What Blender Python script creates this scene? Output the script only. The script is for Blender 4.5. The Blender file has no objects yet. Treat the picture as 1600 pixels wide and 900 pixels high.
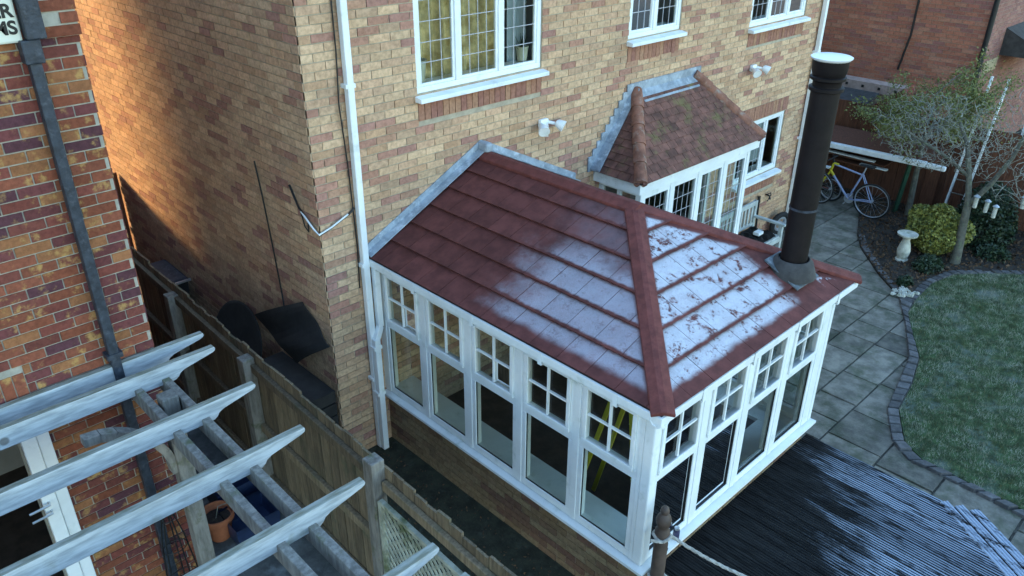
import bpy, bmesh, math, random
import numpy as np
from mathutils import Vector, Matrix
random.seed(7); rng = np.random.default_rng(7)
scene = bpy.context.scene
C = scene.collection
# ------------------------------------------------------------------ camera
CAM = np.array([-3.354, -5.911, 5.569]); YAW, PITCH, ROLL, FPX = 0.774, 0.488, 0.0067, 1243.5
_f = np.array([math.sin(YAW)*math.cos(PITCH), math.cos(YAW)*math.cos(PITCH), -math.sin(PITCH)])
_r = np.array([math.cos(YAW), -math.sin(YAW), 0.0]); _u = np.cross(_r, _f)
_r, _u = math.cos(ROLL)*_r + math.sin(ROLL)*_u, -math.sin(ROLL)*_r + math.cos(ROLL)*_u
cd = bpy.data.cameras.new('camera'); cam = bpy.data.objects.new('camera', cd); C.objects.link(cam)
cam.matrix_world = Matrix(((_r[0], _u[0], -_f[0], CAM[0]), (_r[1], _u[1], -_f[1], CAM[1]), (_r[2], _u[2], -_f[2], CAM[2]), (0, 0, 0, 1)))
cd.sensor_width = 36; cd.lens = FPX/1600*36; cd.clip_end = 500; cd.clip_start = 0.05
scene.camera = cam
# ------------------------------------------------------------------ sky, sun, exposure
SUN_AZ, SUN_EL = math.radians(-19.0), math.radians(12.0)      # azimuth from +y towards +x
w = bpy.data.worlds.new('World'); scene.world = w; w.use_nodes = True
nt = w.node_tree; bg = nt.nodes['Background']
sky = nt.nodes.new('ShaderNodeTexSky'); sky.sky_type = 'NISHITA'; sky.sun_disc = False
sky.sun_elevation = SUN_EL; sky.sun_rotation = SUN_AZ; sky.air_density = 1.2; sky.dust_density = 0.3; sky.ozone_density = 2.6
nt.links.new(sky.outputs[0], bg.inputs[0]); bg.inputs[1].default_value = 0.15
sl = bpy.data.lights.new('sun', 'SUN'); sun = bpy.data.objects.new('sun', sl); C.objects.link(sun)
sl.energy = 1.9; sl.angle = math.radians(7.0); sl.color = (1.0, 0.62, 0.28)
sdir = Vector((math.sin(SUN_AZ)*math.cos(SUN_EL), math.cos(SUN_AZ)*math.cos(SUN_EL), math.sin(SUN_EL)))
sun.rotation_euler = sdir.to_track_quat('Z', 'Y').to_euler(); sun.location = (-4, 12, 14)
scene.view_settings.view_transform = 'Standard'; scene.view_settings.look = 'None'
scene.view_settings.exposure = 2.62; scene.view_settings.gamma = 1.0

# ------------------------------------------------------------------ helpers
def proj(P):
    d = np.asarray(P, float) - CAM; z = d@_f
    return 800+FPX*(d@_r)/z, 450-FPX*(d@_u)/z, z
def V(*a): return Vector(a)
class MB:
    def __init__(s): s.v = []; s.f = []; s.c = []; s.uv = []
    def poly(s, pts, col=None, uv=None):
        i = len(s.v); s.v += [tuple(p) for p in pts]; s.f.append(tuple(range(i, i+len(pts)))); s.c.append(col); s.uv.append(uv)
    def hexa(s, p, col=None):       # p: 8 corners, bottom 4 ccw then top 4
        i = len(s.v); s.v += [tuple(q) for q in p]
        for f in ((3,2,1,0), (4,5,6,7), (0,1,5,4), (1,2,6,5), (2,3,7,6), (3,0,4,7)):
            s.f.append(tuple(i+k for k in f)); s.c.append(col); s.uv.append(None)
        return s
    def box(s, a, b, col=None):
        (x0,y0,z0), (x1,y1,z1) = a, b
        x0,x1 = min(x0,x1),max(x0,x1); y0,y1 = min(y0,y1),max(y0,y1); z0,z1 = min(z0,z1),max(z0,z1)
        return s.hexa([(x0,y0,z0),(x1,y0,z0),(x1,y1,z0),(x0,y1,z0),(x0,y0,z1),(x1,y0,z1),(x1,y1,z1),(x0,y1,z1)], col)
    def beam(s, p, q, w, h, up=(0,0,1), col=None):    # rectangular bar from p to q, centred
        p, q = Vector(p), Vector(q); d = (q-p).normalized(); up = Vector(up)
        sd = d.cross(up).normalized(); un = sd.cross(d).normalized()
        c = []
        for o in (p, q):
            c.append([o-sd*w/2-un*h/2, o+sd*w/2-un*h/2, o+sd*w/2+un*h/2, o-sd*w/2+un*h/2])
        a, b = c
        return s.hexa([a[0], a[1], b[1], b[0], a[3], a[2], b[2], b[3]], col)
    def tube(s, pts, r, seg=8, cap=True):
        pts = [Vector(p) for p in pts]; n = len(pts)
        rs = r if isinstance(r, (list, tuple)) else [r]*n
        base = len(s.v); prev = None
        for k in range(n):
            d = (pts[min(k+1,n-1)]-pts[max(k-1,0)]).normalized()
            if prev is None:
                a = d.orthogonal().normalized()
            else:
                a = (prev - d*prev.dot(d)); a = a.normalized() if a.length > 1e-6 else d.orthogonal().normalized()
            prev = a; b = d.cross(a)
            for j in range(seg):
                t = 2*math.pi*j/seg; s.v.append(tuple(pts[k]+(a*math.cos(t)+b*math.sin(t))*rs[k]))
        for k in range(n-1):
            for j in range(seg):
                j2 = (j+1) % seg
                s.f.append((base+k*seg+j, base+k*seg+j2, base+(k+1)*seg+j2, base+(k+1)*seg+j)); s.c.append(None); s.uv.append(None)
        if cap:
            s.f.append(tuple(base+j for j in range(seg-1,-1,-1))); s.c.append(None); s.uv.append(None)
            s.f.append(tuple(base+(n-1)*seg+j for j in range(seg))); s.c.append(None); s.uv.append(None)
        return s
    def lathe(s, prof, o=(0,0,0), seg=24):
        base = len(s.v); n = len(prof)
        for r, z in prof:
            for j in range(seg):
                t = 2*math.pi*j/seg; s.v.append((o[0]+r*math.cos(t), o[1]+r*math.sin(t), o[2]+z))
        for k in range(n-1):
            for j in range(seg):
                j2 = (j+1) % seg
                s.f.append((base+k*seg+j, base+k*seg+j2, base+(k+1)*seg+j2, base+(k+1)*seg+j)); s.c.append(None); s.uv.append(None)
        s.f.append(tuple(base+j for j in range(seg-1,-1,-1))); s.c.append(None); s.uv.append(None)
        s.f.append(tuple(base+(n-1)*seg+j for j in range(seg))); s.c.append(None); s.uv.append(None)
        return s
    def prism(s, pts, off):         # planar polygon pts extruded by vector off
        pts = [Vector(p) for p in pts]; off = Vector(off); i = len(s.v); n = len(pts)
        s.v += [tuple(p) for p in pts]+[tuple(p+off) for p in pts]
        s.f.append(tuple(i+k for k in range(n-1,-1,-1))); s.f.append(tuple(i+n+k for k in range(n)))
        for k in range(n): s.f.append((i+k, i+(k+1) % n, i+n+(k+1) % n, i+n+k))
        s.c += [None]*(n+2); s.uv += [None]*(n+2)
        return s
    def mesh(s, name, smooth=False):
        me = bpy.data.meshes.new(name); me.from_pydata(s.v, [], s.f)
        if any(c is not None for c in s.c):
            at = me.color_attributes.new('Col', 'FLOAT_COLOR', 'CORNER'); arr = []
            for p, c in zip(me.polygons, s.c):
                c = c or (1,1,1); arr += [c[0], c[1], c[2], 1.0]*p.loop_total
            at.data.foreach_set('color', arr)
        if any(u is not None for u in s.uv):
            ul = me.uv_layers.new(name='UVMap'); arr = []
            for p, u in zip(me.polygons, s.uv):
                if u is None: arr += [0.5, 0.5]*p.loop_total
                else:
                    for q in u: arr += [q[0], q[1]]
            ul.data.foreach_set('uv', arr)
        me.update()
        bm = bmesh.new(); bm.from_mesh(me); bmesh.ops.recalc_face_normals(bm, faces=bm.faces); bm.to_mesh(me); bm.free()
        if smooth:
            me.polygons.foreach_set('use_smooth', [True]*len(me.polygons))
            me.set_sharp_from_angle(angle=math.radians(40))
        return me
    def build(s, name, mat, parent=None, smooth=False, bevel=0):
        return link(name, s.mesh(name, smooth), mat, parent, bevel)
def link(name, me, mat, parent=None, bevel=0):
    o = bpy.data.objects.new(name, me); C.objects.link(o)
    if mat is not None and len(me.materials) == 0: me.materials.append(mat)
    if parent is not None:
        o.parent = parent; o.matrix_parent_inverse = parent.matrix_basis.inverted()
    if bevel:
        m = o.modifiers.new('bevel', 'BEVEL'); m.width = bevel; m.segments = 2; m.limit_method = 'ANGLE'
    return o
def thing(name, label, cat, loc=(0,0,0), group=None):
    o = bpy.data.objects.new(name, None); C.objects.link(o); o.location = loc
    o.empty_display_size = 0.2; tag(o, label, cat, group); return o
def tag(o, label=None, cat=None, group=None, kind=None):
    if label: o['label'] = label
    if cat: o['category'] = cat
    if group: o['group'] = group
    if kind: o['kind'] = kind
    return o
# ------------------------------------------------------------------ materials
def newmat(name):
    m = bpy.data.materials.new(name); m.use_nodes = True
    return m, m.node_tree, m.node_tree.nodes['Principled BSDF']
def N(t, kind, **kw):
    n = t.nodes.new(kind)
    for k, v in kw.items():
        if k.startswith('i_'): n.inputs[k[2:].replace('_', ' ')].default_value = v
        else: setattr(n, k, v)
    return n
def mixc(t, fac, a, b, mode='MIX'):
    m = N(t, 'ShaderNodeMix', data_type='RGBA', blend_type=mode)
    for sock, val in ((m.inputs['Factor'], fac), (m.inputs[6], a), (m.inputs[7], b)):
        if hasattr(val, 'is_linked') or isinstance(val, bpy.types.NodeSocket): t.links.new(val, sock)
        elif isinstance(val, (int, float)): sock.default_value = val
        else: sock.default_value = (*val, 1) if len(val) == 3 else val
    return m.outputs[2]
def math_(t, op, a, b=None, c=None, clamp=False):
    m = N(t, 'ShaderNodeMath', operation=op, use_clamp=clamp)
    for k, v in enumerate((a, b, c)):
        if v is None: continue
        if isinstance(v, bpy.types.NodeSocket): t.links.new(v, m.inputs[k])
        else: m.inputs[k].default_value = v
    return m.outputs[0]
def ramp01(t, v, lo, hi):
    m = N(t, 'ShaderNodeMapRange', interpolation_type='SMOOTHSTEP'); t.links.new(v, m.inputs[0])
    m.inputs[1].default_value = lo; m.inputs[2].default_value = hi; return m.outputs[0]
def noise(t, scale, detail=4, rough=0.6, stretch=None):
    g = N(t, 'ShaderNodeNewGeometry'); n = N(t, 'ShaderNodeTexNoise'); n.inputs['Scale'].default_value = scale
    n.inputs['Detail'].default_value = detail; n.inputs['Roughness'].default_value = rough
    if stretch:
        mp = N(t, 'ShaderNodeMapping'); mp.inputs['Scale'].default_value = stretch
        t.links.new(g.outputs['Position'], mp.inputs[0]); t.links.new(mp.outputs[0], n.inputs['Vector'])
    else: t.links.new(g.outputs['Position'], n.inputs['Vector'])
    return n.outputs['Fac']
def bump(t, b, h, strength, dist=0.01):
    n = N(t, 'ShaderNodeBump'); n.inputs['Strength'].default_value = strength; n.inputs['Distance'].default_value = dist
    t.links.new(h, n.inputs['Height']); t.links.new(n.outputs[0], b.inputs['Normal'])
def surf(name, base, rough=0.7, var=0.2, scale=6, bmp=0.2, bscale=60, metal=0.0, spec=0.4, second=None, sec_scale=3, sec_lo=.5, sec_hi=.7, stretch=None, rnd=0):
    m, t, b = newmat(name)
    n1 = noise(t, scale, 5, .65, stretch)
    dark = tuple(max(0, c*(1-var)) for c in base); lite = tuple(min(1, c*(1+var)) for c in base)
    col = mixc(t, ramp01(t, n1, .3, .7), dark, lite)
    if second:
        col = mixc(t, ramp01(t, noise(t, sec_scale, 6, .65), sec_lo, sec_hi), col, second)
    if rnd:
        oi = N(t, 'ShaderNodeObjectInfo'); hv = N(t, 'ShaderNodeHueSaturation'); t.links.new(col, hv.inputs['Color'])
        t.links.new(math_(t, 'MULTIPLY_ADD', oi.outputs['Random'], 2*rnd, 1-rnd), hv.inputs['Value']); col = hv.outputs[0]
    t.links.new(col, b.inputs['Base Color']); b.inputs['Roughness'].default_value = rough; b.inputs['Metallic'].default_value = metal
    b.inputs['Specular IOR Level'].default_value = spec
    if bmp: bump(t, b, noise(t, bscale, 3), bmp, .01)
    return m
def brickmat(name, single, mottle=None):
    m, t, b = newmat(name)
    if single: c = N(t, 'ShaderNodeObjectInfo').outputs['Color']
    else: c = N(t, 'ShaderNodeAttribute', attribute_name='Col').outputs['Color']
    n1 = noise(t, 28, 4, .7)
    g = N(t, 'ShaderNodeNewGeometry'); off = N(t, 'ShaderNodeVectorMath', operation='MULTIPLY_ADD'); t.links.new(c, off.inputs[0]); off.inputs[1].default_value = (90, 70, 110); t.links.new(g.outputs['Position'], off.inputs[2])
    nn = N(t, 'ShaderNodeTexNoise'); nn.inputs['Scale'].default_value = 9; nn.inputs['Detail'].default_value = 5; nn.inputs['Roughness'].default_value = .65; t.links.new(off.outputs[0], nn.inputs['Vector']); n2 = nn.outputs['Fac']
    col = mixc(t, ramp01(t, n1, .3, .75), c, mixc(t, 1.0, c, (.62,.6,.58), 'MULTIPLY'))
    if mottle: col = mixc(t, math_(t, 'MULTIPLY', ramp01(t, n2, .54, .70), .75), col, mottle)
    else: col = mixc(t, math_(t, 'MULTIPLY', ramp01(t, n2, .5, .75), .3), col, (.30,.14,.09))
    st = noise(t, .9, 6, .7); col = mixc(t, math_(t, 'MULTIPLY', ramp01(t, st, .45, .75), .28), col, mixc(t, 1.0, col, (.55,.53,.50), 'MULTIPLY'))
    t.links.new(col, b.inputs['Base Color']); b.inputs['Roughness'].default_value = .88; b.inputs['Specular IOR Level'].default_value = .25
    bump(t, b, noise(t, 110, 4, .7), .55, .006)
    return m
def glassmat(name='window_glass', tint=(.86,.93,.92)):
    m, t, b = newmat(name); t.nodes.remove(b)
    fr = N(t, 'ShaderNodeFresnel'); fr.inputs['IOR'].default_value = 1.45
    tr = N(t, 'ShaderNodeBsdfTransparent'); tr.inputs[0].default_value = (*tint, 1)
    gl = N(t, 'ShaderNodeBsdfGlossy'); gl.inputs['Roughness'].default_value = .02
    mx = N(t, 'ShaderNodeMixShader'); t.links.new(fr.outputs[0], mx.inputs[0]); t.links.new(tr.outputs[0], mx.inputs[1]); t.links.new(gl.outputs[0], mx.inputs[2])
    t.links.new(mx.outputs[0], t.nodes['Material Output'].inputs['Surface']); return m
M = {}
M['glass'] = glassmat()
M['mortar'] = surf('buff_mortar', (.40,.34,.25), .95, .2, 9, .5, 140)
M['mortar_grey'] = surf('grey_mortar', (.36,.33,.27), .95, .2, 9, .5, 140)
M['mortar_dark'] = surf('brown_mortar', (.34,.26,.20), .95, .2, 9, .4, 140)
M['buff_single'] = brickmat('buff_brick_single', True); M['buff'] = brickmat('buff_brick', False)
M['red_single'] = brickmat('red_brick_single', True, (.50,.30,.10)); M['red'] = brickmat('red_brick', False, (.50,.30,.10))
M['far_single'] = brickmat('far_brick_single', True); M['far'] = brickmat('far_brick', False)
M['upvc'] = surf('white_upvc', (.78,.80,.79), .35, .06, 3, .05, 20, second=(.56,.60,.55), sec_scale=5.5, sec_lo=.54, sec_hi=.78)
M['upvc_dirty'] = surf('white_painted_board', (.74,.77,.77), .5, .08, 5, .1, 40, second=(.5,.52,.48), sec_scale=7, sec_lo=.55, sec_hi=.75)
M['lead'] = surf('lead_flashing', (.27,.31,.35), .6, .3, 7, .4, 25, second=(.50,.55,.60), sec_scale=9, sec_lo=.5, sec_hi=.7)
M['slate_lead'] = surf('dark_lead', (.10,.12,.135), .6, .3, 12, .5, 30, second=(.24,.27,.29), sec_scale=14, sec_lo=.5, sec_hi=.7)
M['cap'] = surf('red_ridge_tile', (.155,.042,.034), .75, .25, 12, .5, 220, spec=.3)
M['black'] = surf('black_flue_enamel', (.010,.007,.007), .55, .3, 8, .15, 60, spec=.2)
M['steel'] = surf('galvanised_steel', (.55,.57,.58), .35, .15, 8, .1, 40, metal=.7)
M['blackpipe'] = surf('black_plastic', (.028,.034,.045), .5, .4, 18, .3, 60, second=(.09,.10,.12), sec_scale=20, sec_lo=.5, sec_hi=.8)
M['room'] = surf('plaster', (.30,.27,.24), .9, .1, 3, 0)
M['floorboard'] = surf('dark_floor', (.075,.05,.038), .6, .3, 6, .1)
M['soil'] = surf('soil', (.032,.024,.018), .95, .5, 8, 1.0, 30, second=(.055,.05,.03), sec_scale=12)
M['moss'] = surf('mossy_soil', (.035,.036,.022), .95, .4, 7, .9, 40, second=(.07,.075,.06), sec_scale=5, sec_lo=.55, sec_hi=.75)
M['paving'] = surf('sandstone_slab', (.165,.15,.12), .8, .4, 5, .5, 45, second=(.075,.08,.05), sec_scale=3.2, sec_lo=.45, sec_hi=.68, rnd=.32)
M['joint'] = surf('paving_joint', (.10,.093,.075), .95, .4, 14, .5, 60)
M['sett'] = surf('granite_sett', (.095,.09,.088), .75, .3, 14, .6, 60, second=(.17,.17,.17), sec_scale=10, sec_lo=.6, sec_hi=.8, rnd=.3)
M['turf'] = surf('turf', (.04,.07,.022), .95, .4, 9, .9, 60, second=(.16,.19,.16), sec_scale=2.2, sec_lo=.5, sec_hi=.75)
M['curtain'] = surf('gold_curtain', (.66,.50,.25), .9, .35, 7, .2, 60, second=(.40,.27,.09), sec_scale=6, sec_lo=.5, sec_hi=.7)
M['grey_cloth'] = surf('grey_blind', (.42,.46,.48), .9, .1, 4, .1)
M['ceramic'] = surf('cream_ceramic', (.62,.58,.45), .4, .12, 9, .05)
M['timber'] = surf('weathered_timber', (.20,.185,.16), .85, .35, 4, .6, 30, stretch=(6,6,1), second=(.10,.105,.055), sec_scale=5, sec_lo=.52, sec_hi=.7, rnd=.15)
M['fence'] = surf('fence_board', (.155,.115,.07), .88, .35, 5, .6, 40, stretch=(9,9,.8), second=(.085,.085,.05), sec_scale=3, sec_lo=.5, sec_hi=.75, rnd=.3)
M['fence_brown'] = surf('stained_fence_board', (.11,.042,.022), .8, .3, 5, .4, 40, stretch=(9,9,.8), rnd=.2)
M['lattice'] = surf('green_trellis_wood', (.34,.35,.28), .88, .3, 6, .4, 40, second=(.09,.11,.04), sec_scale=4, sec_lo=.5, sec_hi=.7)
M['terracotta'] = surf('terracotta', (.36,.12,.055), .85, .2, 8, .3, 50)
M['bluebin'] = surf('navy_plastic', (.02,.035,.085), .45, .2, 8, .05)
M['tarp'] = surf('dark_tarpaulin', (.024,.022,.021), .8, .3, 6, .4, 18)
M['wire'] = surf('black_wire', (.012,.012,.012), .5, .1, 5, 0)
M['yellow'] = surf('yellow_paint', (.42,.36,.02), .5, .1, 5, 0)
M['rope'] = surf('pale_rope', (.40,.38,.34), .95, .25, 30, .8, 160)
M['bark'] = surf('grey_bark', (.10,.095,.075), .95, .35, 12, .8, 60, second=(.13,.15,.10), sec_scale=9)
M['twig'] = surf('grey_twig', (.21,.21,.175), .9, .3, 12, 0)
M['leaf'] = surf('olive_leaf', (.15,.165,.045), .6, .5, 9, 0, second=(.19,.18,.045), sec_scale=7)
M['leaf_y'] = surf('yellow_green_leaf', (.22,.215,.045), .55, .5, 22, 0, second=(.05,.075,.02), sec_scale=14, sec_lo=.45, sec_hi=.65)
M['leaf_d'] = surf('dark_ivy_leaf', (.022,.04,.018), .5, .5, 9, 0)
M['litter'] = surf('dead_leaf', (.095,.055,.03), .9, .6, 25, 0)
M['grass'] = surf('grass_blade', (.11,.125,.045), .7, .5, 9, 0, second=(.33,.33,.25), sec_scale=4.5, sec_lo=.38, sec_hi=.62)
M['stone'] = surf('pale_stone', (.46,.45,.38), .85, .2, 12, .4, 60, second=(.26,.27,.2), sec_scale=8)
M['bench'] = surf('grey_painted_wood', (.42,.45,.43), .7, .15, 8, .2)
M['rubber'] = surf('tyre_rubber', (.015,.015,.015), .8, .2, 9, 0)
M['alloy'] = surf('bare_alloy', (.5,.52,.56), .35, .1, 9, 0, metal=.6)
M['bikeblue'] = surf('silver_blue_paint', (.24,.28,.42), .35, .1, 9, 0)
M['green'] = surf('dark_green_paint', (.018,.06,.035), .5, .2, 9, 0)
M['roofdark'] = surf('dark_slate', (.05,.047,.045), .85, .3, 8, .4, 30)
M['redpaint'] = surf('maroon_paint', (.16,.028,.025), .7, .2, 6, .1)
M['alarm'] = surf('cream_plastic', (.66,.66,.55), .45, .06, 4, 0)
M['concrete'] = surf('pink_concrete', (.36,.26,.22), .9, .2, 9, .3)
M['blockend'] = surf('pale_sand_panel', (.42,.34,.2), .9, .2, 9, .3)
M['can'] = surf('dark_label', (.05,.05,.10), .4, .3, 30, 0)
def tilemat(name, base, moss):
    m, t, b = newmat(name)
    oi = N(t, 'ShaderNodeObjectInfo')
    col = mixc(t, ramp01(t, noise(t, 9, 5), .3, .7), tuple(c*.6 for c in base), tuple(c*1.35 for c in base))
    hv = N(t, 'ShaderNodeHueSaturation'); t.links.new(col, hv.inputs['Color'])
    t.links.new(math_(t, 'MULTIPLY_ADD', oi.outputs['Random'], .35, .82), hv.inputs['Value'])
    col = mixc(t, math_(t, 'MULTIPLY', ramp01(t, noise(t, 3.2, 6, .7), .52, .68), .75), hv.outputs[0], moss)
    t.links.new(col, b.inputs['Base Color']); b.inputs['Roughness'].default_value = .9; bump(t, b, noise(t, 120, 4), .5, .006); return m
M['plain_tile'] = tilemat('clay_plain_tile', (.145,.062,.045), (.15,.13,.045))
def frostmat(name, base, which):
    """red granulated tile; hoar frost lies on it where the sky-facing tile stayed cold"""
    m, t, b = newmat(name)
    col = mixc(t, ramp01(t, noise(t, 7, 5), .3, .7), tuple(c*.75 for c in base), tuple(c*1.25 for c in base))
    hv = N(t, 'ShaderNodeHueSaturation'); t.links.new(col, hv.inputs['Color']); t.links.new(math_(t, 'MULTIPLY_ADD', N(t, 'ShaderNodeObjectInfo').outputs['Random'], .24, .84), hv.inputs['Value']); col = hv.outputs[0]
    g = N(t, 'ShaderNodeNewGeometry'); sp = N(t, 'ShaderNodeSeparateXYZ'); t.links.new(g.outputs['Position'], sp.inputs[0])
    X, Y, Z = sp.outputs
    wob = math_(t, 'MULTIPLY_ADD', noise(t, 2.6, 5, .65), 1.0, -.5)
    at = N(t, 'ShaderNodeUVMap'); us = N(t, 'ShaderNodeSeparateXYZ'); t.links.new(at.outputs[0], us.inputs[0])
    vv = math_(t, 'ADD', us.outputs[1], math_(t, 'MULTIPLY_ADD', noise(t, 14, 4), .14, -.07))
    edge = math_(t, 'MULTIPLY', ramp01(t, vv, .05, .15), math_(t, 'SUBTRACT', 1.0, ramp01(t, vv, .92, 1.06)))
    spots = math_(t, 'SUBTRACT', 1.0, ramp01(t, noise(t, 8, 8, .82), .525, .60))
    if which == 'left':
        f = math_(t, 'ADD', math_(t, 'MULTIPLY', Y, -1.0), math_(t, 'MULTIPLY', wob, 1.1))       # more frost towards the garden end
        reg = ramp01(t, f, 1.35, 2.05)
        top = math_(t, 'SUBTRACT', 1.0, math_(t, 'MULTIPLY', ramp01(t, math_(t, 'ADD', Z, math_(t, 'MULTIPLY', wob, .25)), 2.62, 2.74), .75))
        low = ramp01(t, math_(t, 'ADD', X, math_(t, 'MULTIPLY', wob, .1)), .52, .60)
        hip = ramp01(t, math_(t, 'SUBTRACT', math_(t, 'ADD', Y, 3.49), math_(t, 'SUBTRACT', X, .466)), .10, .16)
        msk = math_(t, 'MULTIPLY', math_(t, 'MULTIPLY', reg, top), math_(t, 'MULTIPLY', low, hip))
        amt = .66
    else:
        rg = math_(t, 'SUBTRACT', 1.0, ramp01(t, math_(t, 'ADD', math_(t, 'SUBTRACT', X, math_(t, 'MULTIPLY', math_(t, 'ADD', Y, 3.49), .0)), math_(t, 'MULTIPLY', wob, .7)), 2.35, 2.6))
        rg2 = math_(t, 'MULTIPLY', ramp01(t, X, 2.95, 3.0), ramp01(t, noise(t, 9, 3), .5, .56))
        rg = math_(t, 'MAXIMUM', rg, rg2)
        hl = ramp01(t, math_(t, 'SUBTRACT', math_(t, 'SUBTRACT', X, .466), math_(t, 'ADD', Y, 3.49)), .10, .15)
        hr = ramp01(t, math_(t, 'SUBTRACT', math_(t, 'SUBTRACT', 3.425, X), math_(t, 'ADD', Y, 3.49)), .16, .22)
        low = ramp01(t, math_(t, 'ADD', Y, math_(t, 'MULTIPLY', wob, .12)), -3.42, -3.36)
        msk = math_(t, 'MULTIPLY', math_(t, 'MULTIPLY', rg, low), math_(t, 'MULTIPLY', hl, hr))
        amt = .84
    msk = math_(t, 'MULTIPLY', math_(t, 'MULTIPLY', msk, edge), spots if which != 'left' else math_(t, 'MULTIPLY_ADD', spots, .35, .65))
    grain = math_(t, 'MULTIPLY', math_(t, 'MULTIPLY_ADD', noise(t, 150, 3, .8), 1.5, .12), math_(t, 'MULTIPLY_ADD', noise(t, 5, 6, .75), 1.1, .42), clamp=True)
    msk = math_(t, 'MULTIPLY', math_(t, 'MULTIPLY', msk, grain, clamp=True), amt)
    fin = mixc(t, msk, col, (.50,.50,.56) if which == 'left' else (.64,.66,.71))
    t.links.new(fin, b.inputs['Base Color']); b.inputs['Roughness'].default_value = .8; b.inputs['Specular IOR Level'].default_value = .25
    bump(t, b, noise(t, 240, 3), .4, .004); return m
M['tile_left'] = frostmat('red_tile_left_slope', (.128,.040,.034), 'left')
M['tile_front'] = frostmat('red_tile_front_slope', (.128,.040,.034), 'front')
M['tile_plain'] = surf('red_tile', (.128,.040,.034), .8, .2, 7, .4, 240)
def deckmat():
    m, t, b = newmat('deck_board')
    g = N(t, 'ShaderNodeNewGeometry'); sp = N(t, 'ShaderNodeSeparateXYZ'); t.links.new(g.outputs['Position'], sp.inputs[0])
    X, Y, Z = sp.outputs
    base = mixc(t, ramp01(t, noise(t, 5, 5, .6, (4,.7,4)), .3, .7), (.009,.009,.009), (.026,.026,.026))
    oi = N(t, 'ShaderNodeObjectInfo')
    wob = math_(t, 'ADD', math_(t, 'MULTIPLY_ADD', noise(t, 2.2, 5, .7, (3,.8,1)), 2.2, -1.1), math_(t, 'MULTIPLY_ADD', oi.outputs['Random'], .7, -.35))
    f = math_(t, 'ADD', math_(t, 'SUBTRACT', math_(t, 'MULTIPLY', X, .75), Y), wob)       # hoar frost away from the heated room
    msk = math_(t, 'MULTIPLY', ramp01(t, f, 5.75, 6.6), ramp01(t, noise(t, 10, 5, .65, (2.2,.35,1)), .34, .52))
    msk = math_(t, 'MULTIPLY', msk, ramp01(t, Z, .428, .4305))
    col = mixc(t, math_(t, 'MULTIPLY', msk, .8), base, (.40,.46,.56))
    t.links.new(col, b.inputs['Base Color']); b.inputs['Roughness'].default_value = .9; b.inputs['Specular IOR Level'].default_value = .12; bump(t, b, noise(t, 60, 4, .6, (3,.5,3)), .3, .005); return m
M['deck'] = deckmat()
def raftmat():
    m, t, b = newmat('frosted_white_timber')
    g = N(t, 'ShaderNodeNewGeometry'); sp = N(t, 'ShaderNodeSeparateXYZ'); t.links.new(g.outputs['Normal'], sp.inputs[0])
    wood = mixc(t, ramp01(t, noise(t, 5, 5, .6, (1,7,7)), .3, .7), (.27,.29,.30), (.48,.50,.51))
    wood = mixc(t, math_(t, 'MULTIPLY', ramp01(t, noise(t, 3.5, 5), .58, .72), .6), wood, (.22,.21,.14))
    algae = mixc(t, ramp01(t, noise(t, 6, 5, .6, (1,6,6)), .35, .65), (.17,.17,.12), (.30,.31,.27))
    vor = N(t, 'ShaderNodeTexVoronoi'); vor.inputs['Scale'].default_value = 2.6; t.links.new(g.outputs['Position'], vor.inputs['Vector'])
    knot = math_(t, 'SUBTRACT', 1.0, ramp01(t, vor.outputs['Distance'], .06, .10))
    col = mixc(t, ramp01(t, sp.outputs[2], .75, .95), wood, algae)
    col = mixc(t, math_(t, 'MULTIPLY', knot, .75), col, (.09,.07,.05))
    t.links.new(col, b.inputs['Base Color']); b.inputs['Roughness'].default_value = .7; bump(t, b, noise(t, 14, 5, .6, (1,9,9)), .35, .006); return m
M['rafter'] = raftmat()

# ------------------------------------------------------------------ brickwork
UNIT = MB().box((-.5,-.5,-.5), (.5,.5,.5)).mesh('brick'); UNIT_BY = {}
def unit_for(mat):
    if mat.name not in UNIT_BY:
        me = UNIT.copy(); me.name = 'brick'; me.materials.append(mat); UNIT_BY[mat.name] = me
    return UNIT_BY[mat.name]
def buff_col(patch):
    r = random.random()
    if r < .14+.32*patch: c = random.choice([(.49,.26,.18), (.46,.24,.175), (.51,.29,.19), (.43,.225,.175)])
    elif r < .30+.5*patch: c = random.choice([(.57,.35,.21), (.55,.36,.23)])
    else: c = random.choice([(.66,.44,.27), (.70,.475,.295), (.64,.415,.255), (.68,.45,.28), (.62,.395,.25)])
    k = random.uniform(.88, 1.1); return tuple(q*k for q in c)
def red_col(patch):
    c = random.choice([(.22,.062,.045), (.27,.085,.048), (.17,.052,.050), (.34,.14,.06), (.25,.075,.04), (.12,.045,.055), (.20,.06,.045)])
    k = random.uniform(.85, 1.12); return tuple(q*k for q in c)
def far_col(patch):
    c = random.choice([(.44,.165,.10), (.47,.18,.11), (.41,.15,.10), (.35,.145,.115), (.50,.22,.14)])
    k = random.uniform(.9, 1.1); return tuple(q*k for q in c)
def mauve_col(patch):
    c = random.choice([(.34,.165,.13), (.32,.15,.12), (.37,.19,.145), (.29,.14,.12)])
    k = random.uniform(.9, 1.1); return tuple(q*k for q in c)
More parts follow.
